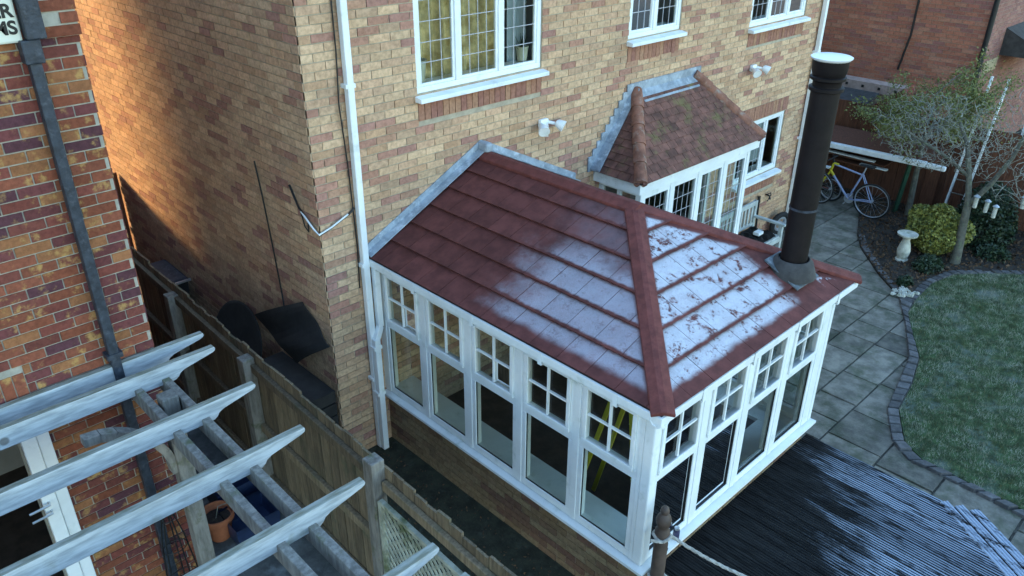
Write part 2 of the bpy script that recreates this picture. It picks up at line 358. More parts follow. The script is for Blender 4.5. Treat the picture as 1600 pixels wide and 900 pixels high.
class Facade:
    """bricks of one or more wall faces of a thing; the 300 that show largest are objects, the rest one joined part"""
    def __init__(s, parent, single, joined, limit=300): s.p, s.single, s.joined, s.limit, s.b = parent, single, joined, limit, []
    def wall(s, o, ud, nd, width, z0, z1, mortar, colf, openings=(), soldiers=(), proud=.009, top=None, name='wall', phase=0.0):
        o, ud, nd = Vector(o), Vector(ud), Vector(nd)
        us = sorted({0.0, width, *[k for q in openings for k in q[:2]]}); zs = sorted({z0, z1, *[k for q in openings for k in q[2:4]]})
        m = MB()
        for a, b in zip(us, us[1:]):
            for c, d in zip(zs, zs[1:]):
                um, zm = (a+b)/2, (c+d)/2
                if any(q[0] < um < q[1] and q[2] < zm < q[3] for q in openings): continue
                m.poly([o+ud*a+V(0,0,c), o+ud*b+V(0,0,c), o+ud*b+V(0,0,d), o+ud*a+V(0,0,d)])
        for q in openings:          # brick reveals
            for (a, c), (b, d) in (((q[0],q[2]),(q[1],q[2])), ((q[0],q[3]),(q[1],q[3])), ((q[0],q[2]),(q[0],q[3])), ((q[1],q[2]),(q[1],q[3]))):
                p1, p2 = o+ud*a+V(0,0,c), o+ud*b+V(0,0,d); m.poly([p1, p2, p2-nd*.12, p1-nd*.12])
        m.build(name, mortar, s.p)
        sol = list(soldiers); block = list(openings)+[(q[0],q[1],q[2],q[3]) for q in sol]
        nz = int(round((z1-z0)/.075)); nu = int(width/.225)+2
        ph1, ph2 = random.uniform(0,9), random.uniform(0,9)
        for i in range(nz):
            za, zb = z0+i*.075+.005, z0+i*.075+.070
            off = phase-(.1125 if i % 2 else 0)
            for j in range(nu):
                a, b = off+j*.225+.005, off+j*.225+.220
                segs = [(max(a, .0), min(b, width))]
                for q in block:
                    if min(zb, q[3])-max(za, q[2]) > .02:
                        ns = []
                        for (e, f) in segs:
                            if q[0] >= f or q[1] <= e: ns.append((e, f)); continue
                            if q[0]-.004 > e: ns.append((e, q[0]-.004))
                            if q[1]+.004 < f: ns.append((q[1]+.004, f))
                        segs = ns
                u = (a+b)/2; z = (za+zb)/2
                patch = max(0, math.sin(u*2.3+z*1.7+ph1)*math.sin(u*1.1-z*3.1+ph2))
                col = colf(patch)
                for e, f in segs:
                    if f-e > .03: s.add(o, ud, nd, e, f, za, zb, col, proud)
        for q in sol:
            n = int((q[1]-q[0])/.075)
            for k in range(n):
                a = q[0]+(q[1]-q[0])*k/n
                c = random.choice([(.37,.18,.125), (.40,.20,.13), (.34,.16,.12), (.44,.24,.15)]) if colf is buff_col else colf(0)
                s.add(o, ud, nd, a+.004, a+(q[1]-q[0])/n-.004, q[2]+.005, q[3]-.005, c, proud)
    def add(s, o, ud, nd, a, b, za, zb, col, proud):
        pr = proud+random.uniform(-.002, .002)
        ctr = o+ud*((a+b)/2)+V(0,0,(za+zb)/2)+nd*(pr/2-.01)
        x, y, zd = proj(ctr)
        vis = zd > .2 and -10 < x < 1610 and -10 < y < 910 and (Vector(CAM)-ctr).dot(nd) > 0
        area = (b-a)*(zb-za)/zd**2*abs((Vector(CAM)-ctr).normalized().dot(nd)) if vis else 0
        s.b.append((area, ctr, ud, nd, b-a, zb-za, pr+.02, col))
    def finish(s):
        s.b.sort(key=lambda q: -q[0]); me = unit_for(s.single)
        for q in s.b[:s.limit]:
            _, c, ud, nd, w_, h_, d_, col = q
            o = bpy.data.objects.new('brick', me); C.objects.link(o)
            o.location = c; o.scale = (w_, d_, h_); o.rotation_euler = (random.uniform(-.006,.006), 0, math.atan2(ud.y, ud.x))
            o.color = (*col, 1); o.parent = s.p; o.matrix_parent_inverse = s.p.matrix_basis.inverted()
        if len(s.b) > s.limit:
            m = MB()
            for q in s.b[s.limit:]:
                _, c, ud, nd, w_, h_, d_, col = q
                u, n, z = ud*w_/2, nd*d_/2, V(0,0,h_/2)
                p = [c-u+n-z, c+u+n-z, c+u+n+z, c-u+n+z]; r = [k-nd*d_ for k in p]
                m.poly(p, col); m.poly([r[0],r[1],p[1],p[0]], col); m.poly([p[3],p[2],r[2],r[3]], col)
                m.poly([r[0],p[0],p[3],r[3]], col); m.poly([p[1],r[1],r[2],p[2]], col)
            me = bpy.data.meshes.new('brickwork'); me.from_pydata(m.v, [], m.f)
            at = me.color_attributes.new('Col', 'FLOAT_COLOR', 'CORNER')
            at.data.foreach_set('color', np.repeat(np.array([(*c, 1.0) for c in m.c], np.float32), 4, axis=0).ravel())
            tag(link('brickwork', me, s.joined, s.p), kind='stuff')
# ------------------------------------------------------------------ windows
def window(parent, o, ud, nd, width, h, lights, lead=(), bar=.055, sill=True, name='window', rec=.06, sill_h=.07, sill_d=.10):
    """o = bottom-left of the opening on the wall face; lights = fractions of the mullion positions"""
    o, ud, nd = Vector(o), Vector(ud), Vector(nd); up = V(0,0,1); o2 = o-nd*rec
    def bx(m, a, b, c, d, n0, n1):
        p = [o2+ud*a+up*c, o2+ud*b+up*c, o2+ud*b+up*d, o2+ud*a+up*d]
        m.hexa([p[0]+nd*n0, p[1]+nd*n0, p[1]+nd*n1, p[0]+nd*n1, p[3]+nd*n0, p[2]+nd*n0, p[2]+nd*n1, p[3]+nd*n1])
    fr = MB(); bx(fr, 0, width, 0, bar, 0, .05); bx(fr, 0, width, h-bar, h, 0, .05)
    bx(fr, 0, bar, bar, h-bar, .001, .049); bx(fr, width-bar, width, bar, h-bar, .001, .049)
    xs = [0]+[f*width for f in lights]+[width]
    for f in xs[1:-1]: bx(fr, f-bar*.55, f+bar*.55, bar, h-bar, .001, .052)
    w_ = fr.build(name, M['upvc'], parent, bevel=.006)
    for k in range(len(xs)-1):
        a = xs[k]+bar*(1 if k == 0 else .55); b = xs[k+1]-bar*(1 if k == len(xs)-2 else .55)
        sf = MB()
        for q in ((a, b, bar, bar+.028), (a, b, h-bar-.028, h-bar)): bx(sf, *q, .002, .038)
        for q in ((a, a+.028, bar+.028, h-bar-.028), (b-.028, b, bar+.028, h-bar-.028)): bx(sf, *q, .003, .037)
        sf.build('casement', M['upvc'], w_, bevel=.004)
        a += .028; b -= .028; c, d = bar+.028, h-bar-.028
        gp = MB(); gp.poly([o2+ud*a+up*c+nd*.02, o2+ud*b+up*c+nd*.02, o2+ud*b+up*d+nd*.02, o2+ud*a+up*d+nd*.02]); gp.build('pane', M['glass'], w_)
        if k in lead:
            lm = MB(); nx = max(2, int(round((b-a)/.125))); nzz = max(2, int(round((d-c)/.19)))
            for i in range(1, nx): bx(lm, a+(b-a)*i/nx-.0035, a+(b-a)*i/nx+.0035, c, d, .021, .025)
            for i in range(1, nzz): bx(lm, a, b, c+(d-c)*i/nzz-.0035, c+(d-c)*i/nzz+.0035, .0215, .0255)
            lm.build('leading', M['leadcame'], w_)
    if sill:
        sm = MB(); p0 = o2+ud*(-.03)+up*(-sill_h); p1 = o2+ud*(width+.03)+up*(-sill_h); n1 = rec+sill_d
        sm.hexa([p0+nd*.0, p1, p1+nd*n1, p0+nd*n1, p0+up*(sill_h-.002), p1+up*(sill_h-.002), p1+nd*n1+up*(sill_h-.028), p0+nd*n1+up*(sill_h-.028)])
        sm.build('sill', M['upvc_dirty'], w_, bevel=.005)
    return w_
M['leadcame'] = surf('lead_came', (.42,.42,.45), .5, .1, 9, 0)

# ================================================================== SETTING
m = MB(); m.poly([(-150,-150,-.06), (150,-150,-.06), (150,150,-.06), (-150,150,-.06)])
tag(m.build('ground', M['soil']), kind='structure')
# patio: every slab its own piece
pat = MB(); pat.poly([(3.2,-8,-.025), (12,-8,-.025), (12,1.5,-.025), (3.2,1.5,-.025)])
patio = tag(pat.build('patio', M['joint']), kind='structure')
inner = [(10.9,-.55), (10.23,-.84), (9.62,-1.1), (9.09,-1.42), (8.38,-2.02), (7.95,-2.47), (7.27,-2.86), (6.32,-3.30), (5.63,-3.44), (5.02,-3.57), (4.48,-3.86), (4.28,-4.11), (4.29,-4.34), (4.28,-4.66), (4.25,-5.26), (4.1,-6.0), (3.8,-7.2)]
outer = [(7.95,-2.75), (7.49,-2.83), (7.0,-3.085), (6.43,-3.41), (5.78,-3.58), (5.11,-3.69), (4.57,-3.98), (4.41,-4.23), (4.40,-4.50), (4.38,-4.77), (4.36,-5.28), (4.22,-6.0), (3.92,-7.2)]
def inpoly(x, y, poly):
    c = False; n = len(poly)
    for i in range(n):
        (x1,y1), (x2,y2) = poly[i], poly[(i+1) % n]
        if (y1 > y) != (y2 > y) and x < (x2-x1)*(y-y1)/(y2-y1)+x1: c = not c
    return c
patio_area = inner+[(3.2,-7.2), (3.2,1.4), (10.9,1.4)]
y = 1.35; SLABM = {}
while y > -7.2:
    h = random.choice([.45, .6, .6, .75]); x = 3.25+random.uniform(-.3, 0)
    while x < 10.9:
        l = random.choice([.45, .6, .75, .9]); cx, cy = x+l/2, y-h/2
        near = any(inpoly(cx+dx, cy+dy, patio_area) for dx in (-l/2,0,l/2) for dy in (-h/2,0,h/2))
        if near and not (x+l < 3.3 and -3.4 < y < 0) and not (y-h > 0 and x < 9.2):
            key = (l, h)
            if key not in SLABM:
                sm = MB(); e = .007
                sm.hexa([(-l/2+e,-h/2+e,-.03), (l/2-e,-h/2+e,-.03), (l/2-e,h/2-e,-.03), (-l/2+e,h/2-e,-.03), (-l/2+e+.006,-h/2+e+.006,0), (l/2-e-.006,-h/2+e+.006,0), (l/2-e-.006,h/2-e-.006,0), (-l/2+e+.006,h/2-e-.006,0)])
                SLABM[key] = sm.mesh('slab')
            o = link('slab', SLABM[key], M['paving'], patio); o.location = (cx, cy, random.uniform(-.004, .004)); o.rotation_euler = (random.uniform(-.004,.004), random.uniform(-.004,.004), random.uniform(-.006,.006))
        x += l
    y -= h
# planting bed and lawn lie a little higher than the paving and cover its cut edge
def sheet(name, poly, z, mat, thick=.06):
    bm = bmesh.new(); vs = [bm.verts.new((a, b, z)) for a, b in poly]; f = bm.faces.new(vs)
    r = bmesh.ops.extrude_face_region(bm, geom=[f]); bmesh.ops.translate(bm, verts=[v for v in r['geom'] if isinstance(v, bmesh.types.BMVert)], vec=(0,0,-thick))
    bmesh.ops.recalc_face_normals(bm, faces=bm.faces); me = bpy.data.meshes.new(name); bm.to_mesh(me); bm.free(); return link(name, me, mat)
lawn_top = [(10.4,-3.9), (10.03,-3.59), (9.64,-3.16), (9.23,-2.83), (8.65,-2.71)]
lawn_poly = [(12.5,-14), (12.5,-4.6)]+lawn_top+outer+[(2.9,-9), (1.5,-14)]
tag(sheet('lawn', lawn_poly, .022, M['turf']), kind='structure')
bed_poly = [(14,-4.7), (14,3.0), (11.2,3.0), (11.2,-.42)]+inner[1:6]+[(7.95,-2.62), (8.62,-2.6), (9.2,-2.72), (9.62,-3.05), (10.0,-3.45), (10.5,-3.95), (12.5,-4.7)]
tag(sheet('planting_bed', bed_poly, .03, M['soil']), kind='structure')
# side passage soil strip
tag(sheet('passage_soil', [(-.80,-9), (.6,-9), (.6,-.0), (0,-.0), (0,9), (-1.7,9), (-1.7,2.2), (-.80,2.2)], .004, M['moss'], .03), kind='structure')
tag(sheet('neighbour_paving', [(-9,-9), (-.85,-9), (-.85,2.2), (-1.72,2.2), (-1.72,-.34), (-9,-.34)], .0, surf('frosty_concrete', (.10,.105,.10), .9, .35, 5, .5, 50, second=(.2,.22,.22), sec_scale=4), .03), kind='structure')
# sett edging, stone by stone
edging = tag(thing('sett_edging', None, None), kind='structure')
edging.name = 'path_edging'
def setts(line_a, line_b, count):
    def resample(L, n):
        L = [Vector((*p, 0)) for p in L]; d = [0]
        for a, b in zip(L, L[1:]): d.append(d[-1]+(b-a).length)
        out = []
        for k in range(n+1):
            t = d[-1]*k/n; i = max(j for j in range(len(d)) if d[j] <= t+1e-9); i = min(i, len(L)-2)
            out.append(L[i].lerp(L[i+1], (t-d[i])/max(1e-6, d[i+1]-d[i])))
        return out
    A, B = resample(line_a, count), resample(line_b, count)
    for k in range(count):
        p = [A[k], A[k+1], B[k+1], B[k]]; c = sum(p, Vector())/4
        q = [c+(v-c)*.9 for v in p]; t = [c+(v-c)*.78 for v in p]; z = .035+random.uniform(-.008,.012)
        s_ = MB().hexa([v+V(0,0,-.03) for v in q]+[v+V(0,0,z) for v in t]).build('sett', M['sett'], edging, bevel=.008)
setts(inner[5:], outer[0:1]+outer[1:], 44)
setts([(7.95,-2.62), (8.6,-2.58), (9.25,-2.70), (9.7,-3.05), (10.1,-3.5), (10.6,-3.95)], [(7.97,-2.76), (8.65,-2.72), (9.2,-2.84), (9.6,-3.17), (10.0,-3.6), (10.5,-4.05)], 22)
setts([(9.62,-1.1), (9.09,-1.42), (8.38,-2.02), (7.95,-2.47)], [(9.70,-1.2), (9.16,-1.53), (8.46,-2.13), (8.02,-2.58)], 14)

# ================================================================== MAIN HOUSE
house = thing('brick_house', 'two storey buff and red brick house behind the conservatory', 'house', (4.5, 3, 0))
fac = Facade(house, M['buff_single'], M['buff'])
XR = 9.14; HT = 5.4; HD = 9.0
ops = [(1.17,2.83,3.68,4.95), (4.29,5.32,3.78,4.95), (6.99,8.56,3.60,4.95), (7.14,8.45,1.225,2.17), (3.92,6.31,.15,2.25)]
sol = [(1.17,2.83,3.42,3.62), (4.29,5.32,3.50,3.71), (6.99,8.56,3.33,3.54), (7.10,8.49,2.18,2.40), (7.14,8.45,.95,1.16)]
fac.wall((0,0,0), (1,0,0), (0,-1,0), XR, 0, HT, M['mortar'], buff_col, ops, sol)
fac.wall((0,HD,0), (0,-1,0), (-1,0,0), HD, 0, HT, M['mortar'], buff_col, phase=.1)
fac.finish()
m = MB(); m.poly([(XR,0,0),(XR,HD,0),(XR,HD,HT),(XR,0,HT)]); m.poly([(0,HD,0),(XR,HD,0),(XR,HD,HT),(0,HD,HT)]); m.build('far_wall', M['mortar'], house)
m = MB(); a, b, c_, d_ = (-.15,-.35,HT), (XR+.15,-.35,HT), (XR+.15,HD+.35,HT), (-.15,HD+.35,HT); r1, r2 = (-.15,HD/2,HT+2.9), (XR+.15,HD/2,HT+2.9)
for q in ([a,b,r2,r1], [c_,d_,r1,r2], [a,r1,d_], [b,c_,r2], [a,d_,c_,b]): m.poly(q)
m.build('roof', M['roofdark'], house)
m = MB(); m.box((0.02,.02,2.45), (XR-.02,HD-.02,2.55)); m.box((0.02,2.6,.0), (XR-.02,2.66,2.44)); m.box((.02,2.6,2.56), (XR-.02,2.66,HT-.02)); m.build('inner_wall', M['room'], house)
w1 = window(house, (1.17,0,3.68), (1,0,0), (0,-1,0), 1.66, 1.27, (.315,.655), (0,1,2))
w2 = window(house, (4.29,0,3.78), (1,0,0), (0,-1,0), 1.03, 1.17, (.5,), (0,1))
w3 = window(house, (6.99,0,3.60), (1,0,0), (0,-1,0), 1.57, 1.35, (.34,.68), (0,1))
w4 = window(house, (7.14,0,1.225), (1,0,0), (0,-1,0), 1.31, .945, (.30,.62), (0,1))
def curtain(x0, x1, z0, z1, y, mat, name='curtain', amp=.03, fold=.14):
    n = int((x1-x0)/.02); mm = MB()
    pts = [(x0+(x1-x0)*k/n, y+amp*math.sin(2*math.pi*(x1-x0)*k/n/fold)+.01*math.sin(k*.37)) for k in range(n+1)]
    for (a, b), (c, d) in zip(pts, pts[1:]): mm.poly([(a,b,z0), (c,d,z0), (c,d,z1), (a,b,z1)])
    return mm.mesh(name, True)
for (a, b, z0, z1, y, mt, lab) in ((1.2,2.52,3.7,4.95,.30,'curtain','gold patterned curtain inside the widest upstairs leaded window'), (2.56,2.80,3.7,4.95,.24,'grey_cloth','pale grey blind edge inside the widest upstairs leaded window'), (4.3,5.3,3.9,4.95,.35,'grey_cloth','grey blind inside the narrow upstairs two light window'), (8.05,8.5,3.7,4.95,.3,'grey_cloth','grey blind at the unleaded light of an upstairs window'), (8.0,8.42,1.3,2.15,.3,'grey_cloth','grey blind inside the ground floor kitchen window')):
    tag(link('curtain' if mt == 'curtain' else 'window_blind', curtain(a, b, z0, z1, y, M[mt]), M[mt]), lab, 'curtain' if mt == 'curtain' else 'blind')
for i, (a, b, z) in enumerate(((1.17,2.83,3.74), (4.29,5.32,3.84), (6.99,8.56,3.66), (7.14,8.45,1.28))):
    MB().box((a,.07,z-.03), (b,.235,z)).build('window_board', M['upvc'], house)
pot = [(.055,0), (.075,.16), (.08,.17), (.07,.165), (.06,.10)]
for (x, s_, lab) in ((1.30,1.25,'cream tapered plant pot in the corner of the upstairs window'), (2.70,.9,'small cream plant pot with grey sprigs on the upstairs window board')):
    o = MB().lathe([(r*s_, z*s_) for r, z in pot]).build('plant_pot', M['ceramic'], None, True); o.location = (x, .155, 3.745); tag(o, lab, 'pot')
sp = MB()
for k in range(26):
    a = random.uniform(0, 6.28); r = random.uniform(.02,.11); z = random.uniform(.12,.26); sp.tube([(0,0,.1), (r*.5*math.cos(a), r*.3*math.sin(a), z*.7), (r*math.cos(a), r*.6*math.sin(a), z)], [.004,.003,.002], 4)
o = sp.build('potted_sprigs', M['leaf_d']); o.location = (2.70,.155,3.765); tag(o, 'dark leafy sprigs growing from the small pot on the window board', 'plant')
# downpipes of the house
def squarepipe(name, pts, w_, mat, parent, clips=()):
    mm = MB()
    for p, q in zip(pts, pts[1:]): mm.beam(p, q, w_, w_, up=(.0,1,.01))
    o = mm.build(name, mat, parent, bevel=.008)
    for c in clips: MB().box((c[0]-w_*.75, c[1]-w_*.62, c[2]-.018), (c[0]+w_*.75, c[1]+w_*.75, c[2]+.018)).build('pipe_bracket', mat, o)
    return o
squarepipe('downpipe', [(.40,-.062,HT), (.40,-.062,.02)], .066, M['upvc'], house, ((.40,-.05,3.9), (.40,-.05,2.2), (.40,-.05,.9)))
squarepipe('downpipe', [(XR-.07,-.062,HT), (XR-.07,-.062,.9), (XR-.07,-.062,.03)], .07, M['upvc'], house, ((XR-.07,-.05,4.1), (XR-.07,-.05,3.0), (XR-.07,-.05,1.6)))
MB().tube([(.33,-.02,5.2), (.325,-.03,4.2), (.30,-.035,3.75), (.335,-.03,3.2), (.355,-.03,2.4), (.345,-.02,1.95)], .007, 6).build('cable', M['wire'], house)
MB().tube([(-.02,.42,2.98), (-.03,.28,2.80), (-.03,.05,2.66), (-.025,-.025,2.62), (.10,-.03,2.66), (.30,-.03,2.74), (.36,-.03,2.78)], .011, 6).build('cable', M['wire'], house)
MB().tube([(-.034,.24,2.775), (-.04,.05,2.672), (-.035,-.036,2.63), (.10,-.043,2.672), (.28,-.043,2.745)], .009, 6).build('conduit', M['upvc_dirty'], house)
MB().tube([(-.03,.26,2.79), (-.035,.2,2.64), (-.03,.15,2.60), (-.03,.14,2.72)], .006, 6).build('cable', M['wire'], house)
MB().tube([(-.02,1.05,3.05), (-.02,.99,2.7), (-.02,.93,2.2), (-.03,.86,1.7), (-.1,.70,1.35)], .008, 6).build('cable', M['wire'], house)
# security lights
def seclight(loc, lab, two):
    t = thing('security_light', lab, 'light', loc, 'security lights on the house wall')
    x, y, z = loc
    MB().box((x-.06,y,z-.05), (x+.06,y+.05,z+.04)).build('base_plate', M['upvc'], t, bevel=.01)
    for k, sx in enumerate((-1, 1)):
        MB().tube([(x+sx*.05,y+.02,z), (x+sx*.09,y-.06,z-.01)], .018, 8).build('arm', M['upvc'], t, True)
        o = MB().lathe([(.025,.0), (.045,.02), (.062,.09), (.064,.10), (.05,.098)], seg=16).build('lamp_head', M['upvc'], t, True)
        o.location = V(sx*.11, -.06, 0); o.rotation_euler = (math.radians(115), 0, sx*.5); o.matrix_parent_inverse = Matrix()
    if two: MB().tube([(x-.03,y,z-.04), (x-.02,y-.01,z-.14), (x+.04,y-.01,z-.16), (x+.05,y,z-.03)], .006, 6).build('cable', M['upvc'], t, True)
seclight((2.85,-.062,3.09), 'white twin spotlight with loose cable on the wall above the conservatory', True)
seclight((7.20,-.062,3.03), 'white twin spotlight on the wall above the kitchen window', False)
# garden tap / hook on the wall
o = MB().tube([(8.25,0,.80), (8.25,-.08,.80), (8.25,-.10,.74)], .014, 8).tube([(8.19,-.06,.83), (8.31,-.06,.83)], .01, 6).tube([(8.31,-.06,.83),(8.36,-.05,.78),(8.32,-.04,.72),(8.27,-.05,.69)], .008, 6).build('garden_tap', M['wire'])
tag(o, 'small dark garden tap on the wall under the kitchen window', 'tap')

# ------------------------------------------------------------------ tiled slopes
def clip(poly, a, b, c):            # keep a*x+b*y<=c ; poly of (x,y)
    out = []
    for (p, q) in zip(poly, poly[1:]+poly[:1]):
        fp, fq = a*p[0]+b*p[1]-c, a*q[0]+b*q[1]-c
        if fp <= 0: out.append(p)
        if (fp < 0 < fq) or (fq < 0 < fp):
            t = fp/(fp-fq); out.append((p[0]+(q[0]-p[0])*t, p[1]+(q[1]-p[1])*t))
    return out
def tile_slope(parent, O, ad, bd, planes, L, H, gauge, tw, mat, lift=.022, thick=.012, gap=.003, stag=True, name='tile', shift=0):
    """O eave corner, ad along the eave, bd up the slope; planes clip (a,b)"""
    O, ad, bd = Vector(O), Vector(ad).normalized(), Vector(bd).normalized(); nd = ad.cross(bd)
    if nd.z < 0: nd = -nd
    nc = int(math.ceil(H/gauge)); cnt = 0
    for i in range(nc):
        b0, b1 = i*gauge-.004, min((i+1)*gauge+.012, H)
        off = (-.5*tw if (stag and i % 2) else 0)+shift
        for j in range(-1, int(L/tw)+2):
            a0, a1 = off+j*tw+gap, off+(j+1)*tw-gap
            poly = [(a0,b0), (a1,b0), (a1,b1), (a0,b1)]
            for pl in planes: poly = clip(poly, *pl) if len(poly) > 2 else []
            if len(poly) < 3: continue
            ar = abs(sum(p[0]*q[1]-q[0]*p[1] for p, q in zip(poly, poly[1:]+poly[:1])))/2
            if ar < tw*gauge*.02: continue
            mm = MB(); jit = random.uniform(-.001,.001)
            def pt(a, b, dn): return O+ad*a+bd*b+nd*(lift*(1-(b-b0)/gauge)+dn+jit)
            top = [pt(a, b, thick) for a, b in poly]; bot = [pt(a, b, 0) for a, b in poly]
            uvs = [((a-a0)/tw, (b-b0)/gauge) for a, b in poly]
            mm.poly(top, None, uvs)
            for k in range(len(poly)):
                k2 = (k+1) % len(poly); mm.poly([bot[k], bot[k2], top[k2], top[k]], None, [(.5,0)]*4)
            mm.build(name, mat, parent); cnt += 1
    return cnt
def capbar(name, p, q, parent, mat, wd=.12, th=.035, slopes=((-1,0,0),(0,-1,0)), drop=.45):
    """angular two-sided ridge or hip capping"""
    p, q = Vector(p), Vector(q); d = (q-p).normalized(); out = MB()
    sd = d.cross(V(0,0,1)).normalized(); up = sd.cross(d).normalized()
    prof = [(-wd, -wd*drop), (-wd*.25, .0), (wd*.25, .0), (wd, -wd*drop), (wd, -wd*drop-th), (0, -th*1.2), (-wd, -wd*drop-th)]
    return out.prism([p+sd*a+up*b for a, b in prof], q-p).build(name, mat, parent, bevel=.006)

# ================================================================== BAY (part of the house)
bx0, bx1, by, bz = 3.76, 6.47, -.75, 2.316; tx0, tx1, tz = 4.49, 5.73, 3.155
bay = MB(); bay.box((3.90,-.64,.02), (6.33,-.0,.45)); bay = bay.build('bay_window', M['mortar'], house)
bfr = MB()
for x in (3.90, 4.50, 5.10, 5.70, 6.27): bfr.box((x,-.66,.45), (x+.07,-.58,2.16))
bfr.box((3.905,-.655,2.10), (6.335,-.585,2.165)); bfr.box((3.905,-.655,.45), (6.335,-.585,.52))
for x in (3.91, 6.28): bfr.box((x,-.578,.45), (x+.05,-.005,.52)); bfr.box((x,-.578,2.10), (x+.05,-.005,2.165)); bfr.box((x-.003,-.08,.521), (x+.053,-.006,2.099)); bfr.box((x-.002,-.34,.521), (x+.052,-.29,2.099))
bfr.build('bay_frame', M['upvc'], bay, bevel=.006)
MB().box((3.84,-.72,.40), (6.39,-.575,.448)).build('sill', M['upvc_dirty'], bay)
for k in range(4):
    a, b = 3.97+k*.60, 4.50+k*.60
    if k == 3: b = 6.27
    sf = MB(); 
    for q in ((a,.52,b,.56), (a,2.06,b,2.10)): sf.box((q[0],-.65,q[1]), (q[2],-.60,q[3]))
    for q in ((a,.56,a+.04,2.06), (b-.04,.56,b,2.06)): sf.box((q[0],-.649,q[1]), (q[2],-.601,q[3]))
    sf.build('casement', M['upvc'], bay)
    mm = MB(); mm.poly([(a+.04,-.625,.56), (b-.04,-.625,.56), (b-.04,-.625,2.06), (a+.04,-.625,2.06)]); mm.build('pane', M['glass'], bay)
    mm = MB()
    for i in range(1,4): mm.box((a+.04+(b-a-.08)*i/4-.0035,-.630,.56), (a+.04+(b-a-.08)*i/4+.0035,-.6265,2.06))
    for i in range(1,8): mm.box((a+.04,-.6305,.56+1.5*i/8-.0035), (b-.04,-.627,.56+1.5*i/8+.0035))
    mm.build('leading', M['leadcame'], bay)
for x in (3.935, 6.305):
    for (a, b) in ((-.575,-.34), (-.29,-.08)):
        mm = MB(); mm.poly([(x,a,.52), (x,b,.52), (x,b,2.10), (x,a,2.10)]); mm.build('pane', M['glass'], bay)
broof = MB(); e0, e1, e2, e3 = V(bx0,0,bz), V(bx0,by,bz), V(bx1,by,bz), V(bx1,0,bz); t0, t1 = V(tx0,0,tz), V(tx1,0,tz)
for q in ([e1,e2,t1,t0], [e0,e1,t0], [e2,e3,t1], [e0,e3,e2,e1]): broof.poly(q)
broof = broof.build('bay_roof', M['roofdark'], house)
fb = MB(); fb.box((bx0+.03,by+.03,bz-.14), (bx1-.03,by+.055,bz-.004)); fb.box((bx0+.031,by+.056,bz-.139), (bx0+.055,-.005,bz-.004)); fb.box((bx1-.055,by+.056,bz-.139), (bx1-.031,-.005,bz-.004)); fb.box((bx0+.056,by+.056,bz-.139), (bx1-.056,-.005,bz-.12))
fb.build('fascia', M['upvc'], broof)
# front slope
bl = math.hypot(by, tz-bz); bdv = V(0,-by,tz-bz)
k0 = (tx0-bx0)/bl; k1 = (bx1-tx1)/bl
tile_slope(broof, V(bx0,by-.02,bz+.004), (1,0,0), bdv, [(-1,k0,0.0), (1,k1,bx1-bx0), (0,1,bl*.9)], bx1-bx0, bl*.9, .098, .168, M['plain_tile'], lift=.012, thick=.010, name='tile')
# left slope (triangle)
ll = math.hypot(tx0-bx0, tz-bz); ldv = V(tx0-bx0,0,tz-bz); kk = -by/ll
tile_slope(broof, V(bx0-.02,by,bz+.004), (0,1,0), ldv, [(-1,kk,0.0), (1,0,-by-.02)], -by, ll, .098, .168, M['plain_tile'], lift=.012, thick=.010, name='tile')
rdv = V(-(bx1-tx1),0,tz-bz)
tile_slope(broof, V(bx1+.02,by,bz+.004), (0,1,0), rdv, [(-1,kk,0.0), (1,0,-by-.02)], -by, ll, .098, .168, M['plain_tile'], lift=.012, thick=.010, name='tile')
def rollcap(p, q, n, r, mat, parent, name='hip_tile'):
    p, q = Vector(p), Vector(q)
    for k in range(n):
        a, b = p.lerp(q, k/n), p.lerp(q, (k+1)/n+.012)
        MB().tube([a, b], [r*1.12, r*.94], 10).build(name, mat, parent, True)
M['clay'] = surf('weathered_clay', (.23,.10,.065), .9, .3, 9, .5, 60, second=(.28,.24,.20), sec_scale=10, sec_lo=.5, sec_hi=.75)
rollcap(e1+V(.02,.02,.01), t0+V(.0,-.03,.0), 5, .075, M['clay'], broof); rollcap(e2+V(-.02,.02,.01), t1+V(0,-.03,.0), 5, .075, M['clay'], broof)
ld = MB(); ld.box((tx0-.06,-.03,tz-.02), (tx1+.13,-.012,tz+.10)); ld.hexa([V(tx0+.04,-.15,tz-.135), V(tx1-.04,-.15,tz-.135), V(tx1-.0,-.012,tz+.0), V(tx0+.0,-.012,tz+.0), V(tx0+.04,-.15,tz-.115), V(tx1-.04,-.15,tz-.115), V(tx1,-.012,tz+.02), V(tx0,-.012,tz+.02)])
ld.build('lead_flashing', M['lead'], broof)
ld = MB()
for k in range(10):                 # stepped flashing up the wall and the soaker below it
    a, b = k/10, (k+1)/10
    xa, xb = bx0+(tx0-bx0)*a, bx0+(tx0-bx0)*b; za, zb = bz+(tz-bz)*a, bz+(tz-bz)*b
    ld.box((xa-.10,-.030-.001*(k % 2),za+.0), (xb-.04,-.014,zb+.10))
ld.hexa([V(bx0-.06,-.17,bz+.02), V(bx0-.06,-.015,bz+.02), V(tx0-.03,-.015,tz+.02), V(tx0-.03,-.10,tz+.02), V(bx0-.06,-.17,bz+.045), V(bx0-.06,-.015,bz+.045), V(tx0-.03,-.015,tz+.045), V(tx0-.03,-.10,tz+.045)])
ld.build('lead_flashing', M['lead'], broof)

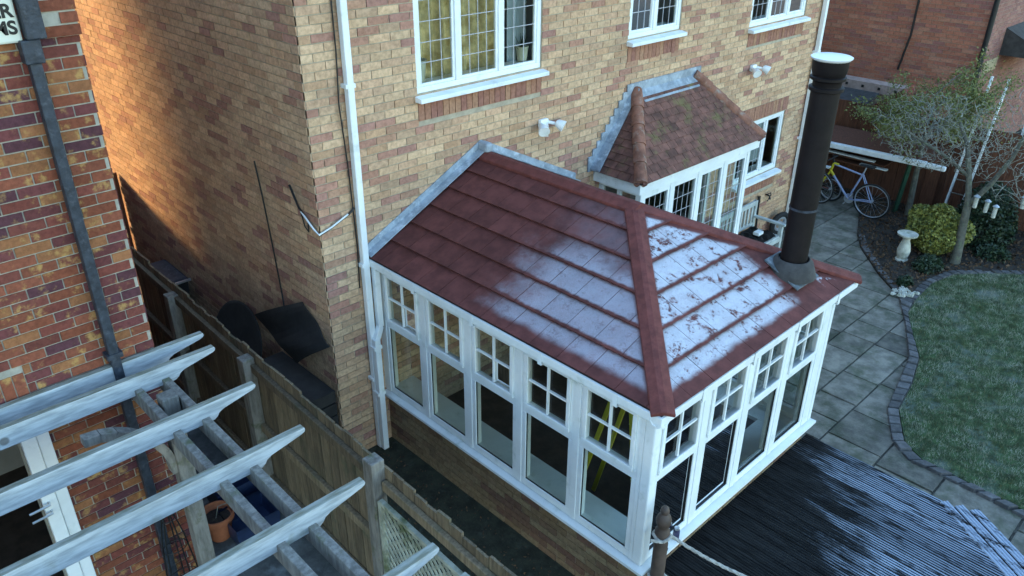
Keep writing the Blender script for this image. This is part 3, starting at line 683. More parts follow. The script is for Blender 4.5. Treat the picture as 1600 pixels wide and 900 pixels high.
# ================================================================== CONSERVATORY
cons = thing('conservatory', 'white framed conservatory with frosted red tiled hip roof', 'conservatory', (2, -1.7, 0))
AG, BG, LG, ZG, ZR, YA = .466, 3.425, 3.49, 2.229, 2.924, 2.037
XL, XRt, YF, ZS = .56, 3.31, -3.38, .66          # wall faces, sill level
cf = Facade(cons, M['buff_single'], M['buff'])
def shaded_buff(patch):
    c = buff_col(patch); return (.50*c[0], .54*c[1], .52*c[2])  # buff brick darkened: the shade on the low wall is painted into its colour
cf.wall((XL+.03,0,0), (0,-1,0), (-1,0,0), 3.38-.03, 0, .60, M['mortar_dark'], shaded_buff, name='dwarf_wall')
cf.wall((XL+.03,YF+.03,0), (1,0,0), (0,-1,0), XRt-XL-.06, 0, .60, M['mortar_dark'], shaded_buff, name='dwarf_wall')
cf.wall((XRt-.03,YF+.03,0), (0,1,0), (1,0,0), 3.35, 0, .60, M['mortar'], shaded_buff, name='dwarf_wall')
cf.finish()
MB().box((XL+.06,YF+.06,.0), (XRt-.06,-.01,.14)).build('floor', M['floorboard'], cons)
# sills, outside and inside
so = .055
sm = MB(); sm.hexa([(XL-so,-.005,ZS-.04), (XL-so,YF-so,ZS-.04), (XL+.12,YF+.12,ZS-.04), (XL+.12,-.005,ZS-.04), (XL-so,-.005,ZS-.012), (XL-so,YF-so,ZS-.012), (XL+.12,YF+.12,ZS+.012), (XL+.12,-.005,ZS+.012)])
sm.hexa([(XL-so,YF-so,ZS-.041), (XRt+so,YF-so,ZS-.041), (XRt-.12,YF+.12,ZS-.041), (XL+.12,YF+.12,ZS-.041), (XL-so,YF-so,ZS-.013), (XRt+so,YF-so,ZS-.013), (XRt-.12,YF+.12,ZS+.011), (XL+.12,YF+.12,ZS+.011)])
sm.hexa([(XRt+so,YF-so,ZS-.042), (XRt+so,-.005,ZS-.042), (XRt-.12,-.005,ZS-.042), (XRt-.12,YF+.12,ZS-.042), (XRt+so,YF-so,ZS-.014), (XRt+so,-.005,ZS-.014), (XRt-.12,-.005,ZS+.010), (XRt-.12,YF+.12,ZS+.010)])
sm.build('sill', M['upvc'], cons)
ib = MB(); ib.box((XL+.10,YF+.10,ZS-.045), (XL+.36,-.01,ZS-.005)); ib.box((XL+.361,YF+.10,ZS-.046), (XRt-.361,YF+.36,ZS-.006)); ib.box((XRt-.36,YF+.10,ZS-.045), (XRt-.10,-.01,ZS-.005))
ib.build('window_board', M['upvc'], cons)
ib = MB(); ib.box((XL+.10,YF+.10,.14), (XL+.22,-.01,ZS-.047)); ib.box((XL+.221,YF+.10,.14), (XRt-.221,YF+.22,ZS-.047)); ib.box((XRt-.22,YF+.10,.14), (XRt-.10,-.01,ZS-.047)); ib.build('inner_wall', M['room'], cons)
def cons_side(o, ud, nd, units, width):
    """frame of one side: units = list of (start, end) of each window along ud"""
    o, ud, nd = Vector(o), Vector(ud), Vector(nd); up = V(0,0,1)
    z0, zt0, zt1, z1 = ZS+.012, 1.50, 1.555, 2.13
    def bx(m, a, b, c, d, n0, n1):
        p = [o+ud*a+up*c, o+ud*b+up*c, o+ud*b+up*d, o+ud*a+up*d]
        m.hexa([p[0]+nd*n0, p[1]+nd*n0, p[1]+nd*n1, p[0]+nd*n1, p[3]+nd*n0, p[2]+nd*n0, p[2]+nd*n1, p[3]+nd*n1])
    for (a, b) in units:
        fm = MB(); e = .045
        bx(fm, a, b, z0, z0+.07, -.07, 0); bx(fm, a, b, z1-.05, z1, -.07, 0); bx(fm, a, b, zt0-.03, zt1, -.068, -.001)
        bx(fm, a, a+e, z0+.07, zt0-.03, -.069, -.0005); bx(fm, b-e, b, z0+.07, zt0-.03, -.069, -.0005); bx(fm, a, a+e, zt1, z1-.05, -.069, -.0005); bx(fm, b-e, b, zt1, z1-.05, -.069, -.0005)
        wn = fm.build('window', M['upvc'], cons, bevel=.004)
        cs = MB(); f = .038          # opening casement of the upper light
        p0, p1, q0, q1 = a+e-.012, b-e+.012, zt1-.012, z1-.05+.012
        bx(cs, p0, p1, q0, q0+f, .0005, .018); bx(cs, p0, p1, q1-f, q1, .0005, .018); bx(cs, p0, p0+f, q0+f, q1-f, .001, .0175); bx(cs, p1-f, p1, q0+f, q1-f, .001, .0175)
        cs.build('casement', M['upvc'], wn, bevel=.004)
        g0, g1, h0, h1 = p0+f, p1-f, q0+f, q1-f
        gb = MB(); mid, mz = (g0+g1)/2, (h0+h1)/2
        bx(gb, mid-.009, mid+.009, h0, h1, -.018, .002); bx(gb, g0, g1, mz-.009, mz+.009, -.0175, .0015); gb.build('glazing_bar', M['upvc'], wn)
        for (s0, s1, r0, r1) in ((g0,mid-.009,h0,mz-.009), (mid+.009,g1,h0,mz-.009), (g0,mid-.009,mz+.009,h1), (mid+.009,g1,mz+.009,h1), (a+e,b-e,z0+.07,zt0-.03)):
            mm = MB(); mm.poly([o+ud*s0+up*r0-nd*.022, o+ud*s1+up*r0-nd*.022, o+ud*s1+up*r1-nd*.022, o+ud*s0+up*r1-nd*.022]); mm.build('pane', M['glass'], wn)
            if s1-s0 < .3: continue
            gk = MB()
            for q in ((s0,s1,r0,r0+.006), (s0,s1,r1-.006,r1)): bx(gk, *q, -.021, -.010)
            for q in ((s0,s0+.006,r0+.006,r1-.006), (s1-.006,s1,r0+.006,r1-.006)): bx(gk, *q, -.0205, -.0105)
            gk.build('gasket', M['wire'], wn)
    es = sorted(units); gaps = [(0, es[0][0])]+[(p[1], q[0]) for p, q in zip(es, es[1:])]+[(es[-1][1], width)]
    for (a, b) in gaps:
        if b-a > .01:
            pm = MB(); bx(pm, a+.001, b-.001, z0, z1, -.075, .006); pm.build('post', M['upvc'], cons, bevel=.006)
cons_side((XL,0,0), (0,-1,0), (-1,0,0), [(.105+.645*k, .105+.645*k+.575) for k in range(5)], 3.30)
cons_side((XL,YF,0), (1,0,0), (0,-1,0), [(.06+.645*k, .06+.645*k+.575) for k in range(4)], 2.70)
cons_side((XRt,YF+.08,0), (0,1,0), (1,0,0), [(.03+.645*k, .03+.645*k+.575) for k in range(5)], 3.29)
MB().box((XL-.012,YF-.012,ZS+.013), (XL+.055,YF+.082,2.131)).build('corner_post', M['upvc'], cons, bevel=.012)
MB().box((XRt-.05,YF-.012,ZS+.013), (XRt+.012,YF+.082,2.131)).build('corner_post', M['upvc'], cons, bevel=.012)
# eaves beam / fascia and gutter
fm = MB(); fm.box((XL-.02,YF-.02,2.132), (XRt+.02,YF+.08,2.205)); fm.box((XL-.021,YF+.081,2.1325), (XL+.08,-.005,2.2055)); fm.box((XRt-.08,YF+.081,2.1325), (XRt+.021,-.005,2.2055)); fm.build('fascia', M['upvc'], cons)
def gutter(p, q, nd):
    p, q, nd = Vector(p), Vector(q), Vector(nd); prof = [(0,.075), (0,0), (.03,-.028), (.075,-.03), (.10,-.005), (.105,.068), (.085,.070), (.083,.012), (.065,-.012), (.03,-.012), (.014,.008), (.014,.075)]
    return MB().prism([p+nd*a+V(0,0,b) for a, b in prof], q-p).build('gutter', M['upvc'], cons, bevel=.003)
gz = ZG-.055
gutter((XL-.022,-.01,gz), (XL-.022,YF-.125,gz), (-1,0,0)); gutter((XL-.126,YF-.022,gz), (XRt+.126,YF-.022,gz), (0,-1,0)); gutter((XRt+.022,-.01,gz), (XRt+.022,YF-.02,gz), (1,0,0))
for y in (-.75,-1.55,-2.35,-3.1):
    MB().box((XL-.131,y-.02,gz-.034), (XL-.02,y+.02,gz-.0302)).box((XL-.1325,y-.02,gz-.034), (XL-.128,y+.02,gz+.077)).build('gutter_bracket', M['upvc'], cons)
for x in (.95,1.65,2.35,3.05):
    MB().box((x-.02,YF-.131,gz-.034), (x+.02,YF-.02,gz-.0302)).box((x-.02,YF-.1325,gz-.034), (x+.02,YF-.128,gz+.077)).build('gutter_bracket', M['upvc'], cons)
squarepipe('downpipe', [(XL-.075,-.10,gz-.02), (XL-.075,-.10,1.50), (.402,-.125,1.36)], .062, M['upvc'], cons)
squarepipe('downpipe', [(.402,-.135,1.40), (.402,-.135,.03)], .066, M['upvc'], cons, ((.402,-.125,1.3), (.402,-.125,.75)))
# roof
sl_ = (ZR-ZG)/((BG-AG)/2); XM = (AG+BG)/2; cosr = 1/math.hypot(1, sl_)
A0, A1, A2, A3, RP, RA = V(AG,0,ZG), V(AG,-LG,ZG), V(BG,-LG,ZG), V(BG,0,ZG), V(XM,0,ZR), V(XM,-YA,ZR)
rm = MB()
for q in ([A0,A1,RA,RP], [A1,A2,RA], [A2,A3,RP,RA], [A0,A3,A2,A1], [A0,RP,A3]): rm.poly(q)
roof = rm.build('roof', M['roofdark'], cons)
MB().box((AG+.001,-LG-.006,ZG-.012), (BG-.001,-LG+.05,ZG-.0005)).box((AG-.006,-LG+.051,ZG-.012), (AG+.05,-.006,ZG-.0005)).build('drip_edge', M['lead'], roof)
SH = math.hypot((BG-AG)/2, ZR-ZG); SF = math.hypot(LG-YA, ZR-ZG)
nco = 6
lsl = ((LG-YA)/SH)
tile_slope(roof, A0+V(0,-.002,.004), (0,-1,0), (RP-A0), [(1,lsl,LG), (-1,0,0)], LG, SH, SH/nco, .285, M['tile_left'], lift=.030, thick=.012, gap=.0022, shift=-.06)
tile_slope(roof, A1+V(0,0,.004), (1,0,0), V(0,LG-YA,ZR-ZG), [(-1,(BG-AG)/2/SF,0), (1,(BG-AG)/2/SF,BG-AG)], BG-AG, SF, SF/nco, .285, M['tile_front'], lift=.030, thick=.012, gap=.0022, shift=.02)
tile_slope(roof, A3+V(0,-.002,.004), (0,-1,0), (RP-A3), [(1,lsl,LG), (-1,0,0)], LG, SH, SH/nco, .285, M['tile_plain'], lift=.030, thick=.012, gap=.0022)
up = V(0,0,.060)
capbar('ridge_cap', RP+up+V(0,-.01,0), RA+up+V(0,-.05,0), roof, M['cap'], .10, .03)
capbar('hip_cap', A1+V(-.015,-.015,.062), RA+up+V(0,.03,0), roof, M['cap'], .085, .03, drop=.33)
capbar('hip_cap', A2+V(.015,-.015,.062), RA+up+V(0,.03,0), roof, M['cap'], .085, .03, drop=.33)
# lead flashing where the roof meets the house
def flash(p, q, h, w_, side):
    p, q = Vector(p), Vector(q); m_ = MB()
    m_.hexa([p+V(0,-.022,.03), q+V(0,-.022,.03), q+V(0,-.012,.03), p+V(0,-.012,.03), p+V(0,-.022,.03+h), q+V(0,-.022,.03+h), q+V(0,-.012,.03+h), p+V(0,-.012,.03+h)])
    m_.hexa([p+V(0,-w_,.046), q+V(0,-w_,.046), q+V(0,-.023,.046), p+V(0,-.023,.046), p+V(0,-w_,.056), q+V(0,-w_,.056), q+V(0,-.023,.060), p+V(0,-.023,.060)])
    return m_.build('lead_flashing', M['lead'], roof)
flash(A0+V(-.02,0,0), RP+V(0,0,.03), .10, .11, 0); flash(RP+V(.003,0,.03), A3+V(.02,0,0), .10, .11, 0)
MB().box((XM-.05,-.16,ZR+.055), (XM+.05,-.008,ZR+.155)).build('lead_saddle', M['lead'], roof, bevel=.03)
# flue
FX, FY, FZ = 2.792, -3.144, 2.40
flue = thing('flue_pipe', 'tall dark flue pipe with flat white cap rising through the roof', 'flue', (FX, FY, FZ))
MB().tube([(FX,FY,FZ-.35), (FX,FY,4.05)], .113, 28).build('pipe', M['black'], flue, True)
MB().lathe([(.21,.01), (.20,.06), (.17,.14), (.138,.17), (.132,.17), (.132,.0)], (FX,FY,FZ-.01), 28).build('storm_collar', M['roofdark'], flue, True)
fp = MB(); s2 = (ZR-ZG)/(LG-YA)
c8 = [(-.19,-.17), (.19,-.17), (.19,.17), (-.19,.17)]
fp.hexa([V(FX+a,FY+b,ZG+s2*(FY+b+LG)+.052) for a, b in c8]+[V(FX+a,FY+b,ZG+s2*(FY+b+LG)+.066) for a, b in c8]); fp.build('lead_slate', M['slate_lead'], flue)
MB().tube([(FX,FY,3.02), (FX,FY,3.04)], .117, 28).build('clamp_band', M['blackpipe'], flue, True)
MB().lathe([(.128,0), (.134,.005), (.134,.03), (.128,.035)], (FX,FY,4.02), 28).lathe([(.12,0), (.138,.01), (.138,.03), (.12,.04)], (FX,FY,4.10), 28).build('joint_ring', M['black'], flue, True)
MB().lathe([(.11,-.02), (.11,.05), (.118,.06), (.135,.12), (.138,.20), (.12,.20)], (FX,FY,4.06), 28).build('cowl', M['black'], flue, True)
for k in range(4):
    a = k*math.pi/2+.5; MB().box((-.012,-.004,0), (.012,.004,.05)).build('cowl_strut', M['steel'], flue).matrix_world = Matrix.Translation((FX+.118*math.cos(a), FY+.118*math.sin(a), 4.10)) @ Matrix.Rotation(a+math.pi/2, 4, 'Z')
MB().lathe([(.13,-.02), (.155,0), (.158,.010), (.150,.014), (.02,.02)], (FX,FY,4.27), 32).build('cap', M['upvc'], flue, True)
# things inside the conservatory
lad = thing('yellow_ladder', 'yellow folding ladder standing inside the conservatory', 'ladder', (1.15,-2.75,.14))
for dx in (0, .34):
    MB().beam((1.05+dx,-3.0,.15), (1.12+dx*.8,-2.72,2.0), .045, .025, up=(1,0,0)).build('rail', M['yellow'], lad)
    MB().beam((1.07+dx,-2.2,.15), (1.14+dx*.75,-2.66,2.0), .04, .02, up=(1,0,0)).build('rear_leg', M['yellow'], lad)
for k in range(6):
    t_ = .12+k*.145; p = V(1.05,-3.0,.15).lerp(V(1.12,-2.72,2.0), t_); MB().box((p.x,p.y-.035,p.z-.012), (p.x+.34-.06*t_,p.y+.035,p.z+.012)).build('tread', M['steel'], lad)

# ================================================================== DECK
deck = tag(thing('timber_deck', 'dark grooved timber deck with frosted boards beside the conservatory', 'deck', (2, -4.6, 0)))
DZ = .43; bw = .142; x = .30; k = 0
while x < 3.36:
    ng = 5; prof = []
    for g in range(ng):
        a = bw*g/ng; q = bw/ng; prof += [(a+.0015,-.006), (a+.006,0), (a+q-.008,0), (a+q-.003,-.006)]
    prof = [(0.0,-.026), (0.0,-.006)]+prof+[(bw-.004,-.026)]
    # chamfered garden corner: board ends where the diagonal edge boards start
    yend = -8.5 if x < 1.2 else max(-8.5, -4.72-(3.30-x)*1.45)
    p0 = V(x+.003, YF+.018, DZ+random.uniform(-.0008,.0008))
    MB().prism([p0+V(a,0,b) for a, b in prof], V(0, yend-p0.y, 0)).build('deck_board', M['deck'], deck); x += bw+.005; k += 1
dv = (V(2.55,-5.85,0)-V(3.42,-4.60,0)).normalized(); nv = V(-dv.y, dv.x, 0)
if nv.x < 0: nv = -nv
for k in range(3):
    st = V(3.33,-4.70,DZ+.012)+nv*(.0+k*.105)-dv*(.0)+dv*(.07*k); prof = []
    for g in range(3): a = .09*g/3; prof += [(a+.002,-.008), (a+.006,0), (a+.022,0), (a+.028,-.008)]
    prof = [(0,-.03)]+prof+[(.092,-.03)]
    MB().prism([st+nv*a+V(0,0,b-.0*k) for a, b in prof], dv*(2.6)).build('edge_board', M['deck'], deck)
MB().box((3.375,YF-.02,.0), (3.40,-4.62,DZ-.03)).build('fascia_board', M['deck'], deck)
MB().box((.32,-8.4,.0), (.345,YF-.05,DZ-.03)).build('fascia_board', M['deck'], deck)
MB().box((.4,-8.4,.30), (2.0,YF-.05,.395)).box((2.0,-5.9,.30), (3.2,YF-.05,.395)).build('joists', M['wire'], deck)
# rope post
rp = thing('rope_post', 'dark turned timber newel post on the deck corner by the sill', 'post', (.62,-3.50,DZ))
px_, py_ = .613, -3.51
MB().lathe([(.055,-.43), (.055,.55), (.045,.58), (.058,.60), (.058,.68), (.042,.70), (.042,.73), (.056,.75), (.060,.79), (.050,.82), (.030,.85), (.036,.87), (.030,.90), (.012,.915)], (px_,py_,DZ), 20).build('post_shaft', M['floorboard'], rp, True)
def ropepts(p, q, sag, n=14):
    p, q = Vector(p), Vector(q); return [p.lerp(q, k/n)-V(0,0,sag*4*(k/n)*(1-k/n)) for k in range(n+1)]
def rope(pts, name, par, r=.012):
    # three twisted strands
    L = []; mm = MB()
    fine = []
    for a, b in zip(pts, pts[1:]):
        for k in range(5): fine.append(a.lerp(b, k/5))
    fine.append(pts[-1])
    for s_ in range(3):
        q = []
        for k, p in enumerate(fine):
            t = k*1.1+s_*2.094; d = (fine[min(k+1,len(fine)-1)]-fine[max(k-1,0)]).normalized(); a = d.orthogonal().normalized(); b = d.cross(a)
            q.append(p+(a*math.cos(t)+b*math.sin(t))*r*.55)
        mm.tube(q, r*.72, 6)
    return mm.build(name, M['rope'], par, True)
o = rope(ropepts((px_+.05,py_-.01,DZ+.62), (1.55,-5.4,DZ+.70), .30), 'barrier_rope', None); tag(o, 'pale twisted rope sagging from the newel post over the deck', 'rope')
o = rope(ropepts((px_+.05,py_-.01,DZ+.18), (1.45,-5.4,DZ+.25), .22), 'barrier_rope', None); tag(o, 'pale twisted lower rope tied low on the newel post', 'rope')
for z in (DZ+.63, DZ+.19):
    kn = [V(px_+.066*math.cos(t), py_+.066*math.sin(t), z+.012*math.sin(3*t)) for t in np.linspace(0, 6.28*1.6, 26)]
    rope([Vector(k_) for k_ in kn]+[V(px_-.12,py_+.02,z+.01)], 'rope_knot', rp, .011)
can = thing('small_can', 'small dark labelled can standing on the white conservatory sill', 'can', (.99,YF-.02,ZS-.005))
MB().lathe([(.026,0), (.028,.004), (.028,.085), (.024,.095)], (1.02,YF-.015,ZS-.004), 16).build('can_body', M['can'], can, True)
MB().lathe([(.015,.096), (.020,.10), (.020,.118), (.006,.122)], (1.02,YF-.015,ZS-.004), 16).build('can_cap', M['steel'], can, True)
o = MB().lathe([(.014,0), (.016,.02), (.008,.03)], (.86,YF-.035,ZS-.008), 10).build('bottle_top', M['wire'], None, True); tag(o, 'tiny dark bottle cap on the white sill by the post', 'cap')

# ================================================================== NEIGHBOUR'S HOUSE (left)
nb = thing('neighbour_house', 'red and gold mottled brick house beside the pergola', 'house', (-5, 3, 0))
NX, NY = -1.72, -.35
nf = Facade(nb, M['red_single'], M['red'])
nop = [(-3.95+9-.0, -2.74+9, 0.0, 2.26)]
nf.wall((-9,NY,0), (1,0,0), (0,-1,0), 9+NX, 0, HT, M['mortar_grey'], red_col, nop, [(-3.95+9,-2.58+9,2.28,2.50)], phase=.06)
nf.wall((NX,NY,0), (0,1,0), (1,0,0), 9.0, 0, HT, M['mortar_grey'], red_col)
nf.finish()
m = MB(); m.poly([(NX,NY+9,0),(-9,NY+9,0),(-9,NY+9,HT),(NX,NY+9,HT)]); m.poly([(-9,NY,0),(-9,NY+9,0),(-9,NY+9,HT),(-9,NY,HT)]); m.build('far_wall', M['mortar_grey'], nb)
m = MB(); a, b, c_, d_ = (-9.1,NY-.3,HT), (NX+.1,NY-.3,HT), (NX+.1,NY+9.3,HT), (-9.1,NY+9.3,HT); r1, r2 = (-9.1,NY+4.5,HT+2.9), (NX+.1,NY+4.5,HT+2.9)
for q in ([a,b,r2,r1], [c_,d_,r1,r2], [a,r1,d_], [b,c_,r2], [a,d_,c_,b]): m.poly(q)
m.build('roof', M['roofdark'], nb)
# corbelled quoin bricks high on the corner
for k in range(6):
    for j in range(3):
        xb = NX+.014-(.225*j)-(.1125 if k % 2 and j else 0); xa = NX+.014-.215-(.225*j)+(.1125 if k % 2 and not j else 0)-(.1125 if k % 2 and j else 0)
        if k > 1 or j < 2:
            o = link('brick', unit_for(M['red_single']), None, nb); o.location = ((xa+xb)/2,NY-.02,4.66+.075*k); o.scale = (xb-xa,.036,.063); c = red_col(0); o.color = (*c, 1)
MB().box((NX-.66,NY-.028,4.625), (NX+.008,NY-.010,5.08)).build('corbel', M['mortar_grey'], nb)
MB().box((-4.2,NY+2.6,0), (NX-.02,NY+2.66,2.5)).box((-4.2,NY+.0+.13,2.5), (NX-.02,NY+2.66,2.56)).build('inner_wall', M['room'], nb)
dr = MB(); dr.box((-2.735,NY-.06,.02), (-2.64,NY+.0,2.26)); dr.box((-3.95,NY-.055,2.20), (-2.736,NY+.0,2.259)); dr = dr.build('door_frame', M['upvc'], nb, bevel=.006)
MB().box((-2.637,NY-.045,.02), (-2.555,NY-.003,2.24)).build('frame_trim', M['upvc'], dr, bevel=.006)
for z in (1.36, 1.44):
    MB().tube([(-2.70,NY-.06,z), (-2.70,NY-.10,z), (-2.84,NY-.115,z+.005)], .010, 8).build('door_handle', M['steel'], dr, True)
MB().box((-3.95,NY+.13,-.02), (-2.0,NY+2.6,.012)).build('inner_floor', M['floorboard'], nb)
npipe = MB().beam((-2.02,NY-.062,4.62), (-2.02,NY-.062,.05), .068, .068, up=(0,1,.01)).build('downpipe', M['blackpipe'], nb, bevel=.006)
MB().box((-2.075,NY-.11,4.50), (-1.965,NY-.012,4.64)).box((-2.035,NY-.12,4.64), (-1.925,NY-.012,5.3)).build('hopper', M['blackpipe'], npipe, bevel=.008)
for z in (2.42, .9): MB().box((-2.075,NY-.105,z-.02), (-1.965,NY-.012,z+.02)).build('pipe_bracket', M['blackpipe'], npipe)
al = thing('alarm_box', 'cream alarm box with black lettering high on the neighbouring house', 'alarm box', (-2.28,NY-.03,4.75))
MB().box((-2.435,NY-.07,4.625), (-2.045,NY-.012,4.90)).build('case', M['alarm'], al, bevel=.015)
def text(s_, loc, size, mat, parent, align='RIGHT'):
    cu = bpy.data.curves.new('lettering', 'FONT'); cu.body = s_; cu.size = size; cu.align_x = align; cu.extrude = .001; cu.offset = .0035
    o = bpy.data.objects.new('tmp', cu); C.objects.link(o); bpy.context.view_layer.update()
    me = bpy.data.meshes.new_from_object(o.evaluated_get(bpy.context.evaluated_depsgraph_get())); bpy.data.objects.remove(o)
    t_ = link('lettering', me, mat, parent); t_.matrix_world = Matrix.Translation(loc) @ Matrix.Rotation(math.radians(90), 4, 'X'); return t_
text('ER', (-2.065,NY-.0725,4.775), .105, M['wire'], al); text('MS', (-2.062,NY-.0725,4.68), .105, M['wire'], al)

# ------------------------------------------------------------------ pergola
pg = thing('pergola', 'pale weathered timber pergola with scalloped rafter ends', 'pergola', (-2,-1.8,0))
ZT = 2.335
def rafter(yc, xe, z=ZT, th=.055, dp=.150, xs=-6.5):
    h = dp; prof = [(xs,0), (xs,-h)]
    prof += [(xe-.36,-h), (xe-.325,-h+.004), (xe-.30,-h+.022), (xe-.285,-h+.045), (xe-.25,-h+.062), (xe-.20,-h+.072), (xe-.14,-h+.084), (xe-.08,-h+.096), (xe-.03,-h+.106), (xe-.006,-.034), (xe,-.018), (xe-.006,0)]
    y0 = yc-th/2
    MB().prism([(x, y0, z+b) for x, b in prof], V(0, th, 0)).build('rafter', M['rafter'], pg, bevel=.005)
for yc, xe in ((NY-.055,-1.36), (-.655,-1.388), (-1.31,-1.405), (-1.985,-1.416), (-2.675,-1.427), (-3.385,-1.442), (-3.66,-1.449), (-4.35,-1.46)): rafter(yc, xe)
for xc in (-1.985, -1.785):
    MB().beam((xc,-.50,ZT-.165), (xc-.03,-4.6,ZT-.165), .055, .13).build('purlin', M['timber'], pg, bevel=.006)
for (x, y) in ((-1.885,-.95), (-1.90,-4.2)):
    MB().box((x-.058,y-.058,.0), (x+.058,y+.058,ZT-.06)).build('post', M['timber'], pg, bevel=.008)
br = MB(); pts = []
for k in range(9):
    t_ = k/8*math.pi/2; pts.append((-1.93-.52*(1-math.cos(t_))-.02, ZT-.70+.55*math.sin(t_)))
for (p, q) in zip(pts, pts[1:]): br.beam((p[0],-.95,p[1]), (q[0],-.95,q[1]), .06, .085, up=(0,1,0))
br.build('curved_brace', M['timber'], pg)

# ------------------------------------------------------------------ boundary fence on the left
fn = thing('boundary_fence', 'mossy close boarded timber fence along the side passage', 'fence', (-.84,-1,0))
FXC = -.80
def fx(y): return FXC-.028*(-y-0)
yy = 3.2
BMESH = MB().box((-.010,-.061,0), (.010,.061,1.0)).mesh('fence_board')
while yy > -4.9:
    o = link('fence_board', BMESH, M['fence'], fn); o.location = (fx(yy)+random.uniform(-.003,.003)+.84, yy+1, .03); hh = 1.67+random.uniform(-.025,.025); o.location.z = .03 if yy > -2.06 else 1.46; o.scale = (1, random.uniform(.9,1.0), hh if yy > -2.06 else hh-1.43)
    o.matrix_parent_inverse = Matrix(); o.rotation_euler = (0, 0, random.uniform(-.03,.03)); yy -= .132
for z, s_ in ((1.56,.0), (.90,0), (.28,0)):
    for (y0, y1) in ((3.2,.10), (.0,-1.93), (-2.07,-4.9)):
        if z < 1.5 and y0 < -1: continue
        MB().beam((fx(y0)-.035,y0,z), (fx(y1)-.035,y1,z), .045, .085).build('rail', M['fence'], fn, bevel=.006)
for y, h in ((1.75,1.62), (.05,1.66), (-2.0,1.78), (-4.0,1.72)):
    MB().box((fx(y)-.125,y-.06,0), (fx(y)-.012,y+.06,h)).build('post', M['timber'], fn, bevel=.008)
# trellis on the near bay
tr = thing('trellis_panel', 'green stained diagonal lattice trellis fixed to the fence', 'trellis', (-.95,-3,0))
ty0, ty1, tzb, tzt = -2.10, -4.55, .30, 1.46
def tx(y): return fx(y)-.085
def tpt(y, z, o=0): return V(tx(y)+o, y, z)
for p, q in (((ty0,tzt),(ty1,tzt)), ((ty0,tzb),(ty1,tzb)), ((ty0,tzb),(ty0,tzt)), ((ty1,tzb),(ty1,tzt))):
    MB().beam(tpt(*p,-.012), tpt(*q,-.012), .034, .034, up=(1,0,0)).build('frame_batten', M['lattice'], tr)
pitch = .088
for sgn in (1, -1):
    k = -40
    while k < 80:
        c = k*pitch                 # line: (y0-y) - sgn*(z-tzb) = c
        pts = []
        for (s_, zz) in ((c+sgn*0, tzb), (c+sgn*(tzt-tzb), tzt)): pts.append((s_, zz))
        (s0, z0), (s1, z1) = pts
        W = ty0-ty1
        t0_, t1_ = 0.0, 1.0
        for lo, hi in ((0, W),):
            ds = s1-s0
            a, b = (lo-s0)/ds, (hi-s0)/ds
            if a > b: a, b = b, a
            t0_, t1_ = max(t0_, a), min(t1_, b)
        if t1_-t0_ > .02:
            p = (ty0-(s0+(s1-s0)*t0_), z0+(z1-z0)*t0_); q = (ty0-(s0+(s1-s0)*t1_), z0+(z1-z0)*t1_)
            MB().beam(tpt(*p, .006*sgn), tpt(*q, .006*sgn), .026, .007, up=(1,0,0)).build('lath', M['lattice'], tr)
        k += 1
# things by the neighbour's wall
pt_ = thing('terracotta_pot', 'terracotta flower pot with soil below the pergola', 'pot', (-1.45,-.08,0))
MB().lathe([(.09,0), (.135,.22), (.155,.225), (.16,.285), (.145,.285), (.135,.23), (.10,.22)], (-1.45,-.08,.0), 24).build('pot_body', M['terracotta'], pt_, True)
MB().lathe([(.0,.21), (.138,.226)], (-1.45,-.08,.0), 18).build('pot_soil', M['soil'], pt_)
MB().tube([(-1.47,-.08,.2), (-1.43,-.10,.36), (-1.36,-.16,.40)], .004, 5).build('dead_stem', M['twig'], pt_)
def tub(x, y, lx, ly, h, lab):
    t_ = MB(); 
    t_.hexa([(x-lx/2,y-ly/2,.01), (x+lx/2,y-ly/2,.01), (x+lx/2,y+ly/2,.01), (x-lx/2,y+ly/2,.01), (x-lx*.55,y-ly*.55,h), (x+lx*.55,y-ly*.55,h), (x+lx*.55,y+ly*.55,h), (x-lx*.55,y+ly*.55,h)])
    o = t_.mesh('tub'); bm = bmesh.new(); bm.from_mesh(o)
    top = max(bm.faces, key=lambda f: f.calc_center_median().z); r = bmesh.ops.inset_individual(bm, faces=[top], thickness=.02); bmesh.ops.translate(bm, verts=top.verts, vec=(0,0,-h*.8)); bm.to_mesh(o); bm.free()
    tag(link('storage_tub', o, M['bluebin'], None, .01), lab, 'tub')
tub(-1.12,.28,.42,.34,.30, 'open navy plastic tub against the fence boards'); tub(-1.20,-.22,.40,.34,.26, 'open navy plastic tub next to the terracotta pot')
ob = MB()
for k in range(5):
    a = k*1.2566; ob.tube([(-2.0+.16*math.cos(a),-.62+.12*math.sin(a),.02), (-2.0+.09*math.cos(a),-.62+.07*math.sin(a),.75), (-2.0,-.62,1.25)], .006, 5)
for z, r in ((.3,.135), (.65,.10), (.95,.05)): ob.tube([(-2.0+r*math.cos(t),-.62+r*.75*math.sin(t),z) for t in np.linspace(0,6.283,13)], .004, 5, False)
tag(ob.build('wire_obelisk', M['wire']), 'black wire plant obelisk in front of the mottled brick wall', 'obelisk')
gt = thing('sun_block_gate', 'tall dark boarded gate added to keep the sun out of the passage', 'gate', (-.86,5.2,0))  # added gate, cuts the sun off the lower gable wall
for k in range(12): MB().box((-1.70+k*.14,5.2,.05), (-1.70+k*.14+.134,5.225,1.85)).build('sun_block_gate_board', M['fence_brown'], gt)
for z in (.4,1.0,1.6): MB().box((-1.70,5.226,z-.05), (-.02,5.265,z+.05)).build('sun_block_gate_rail', M['fence_brown'], gt)
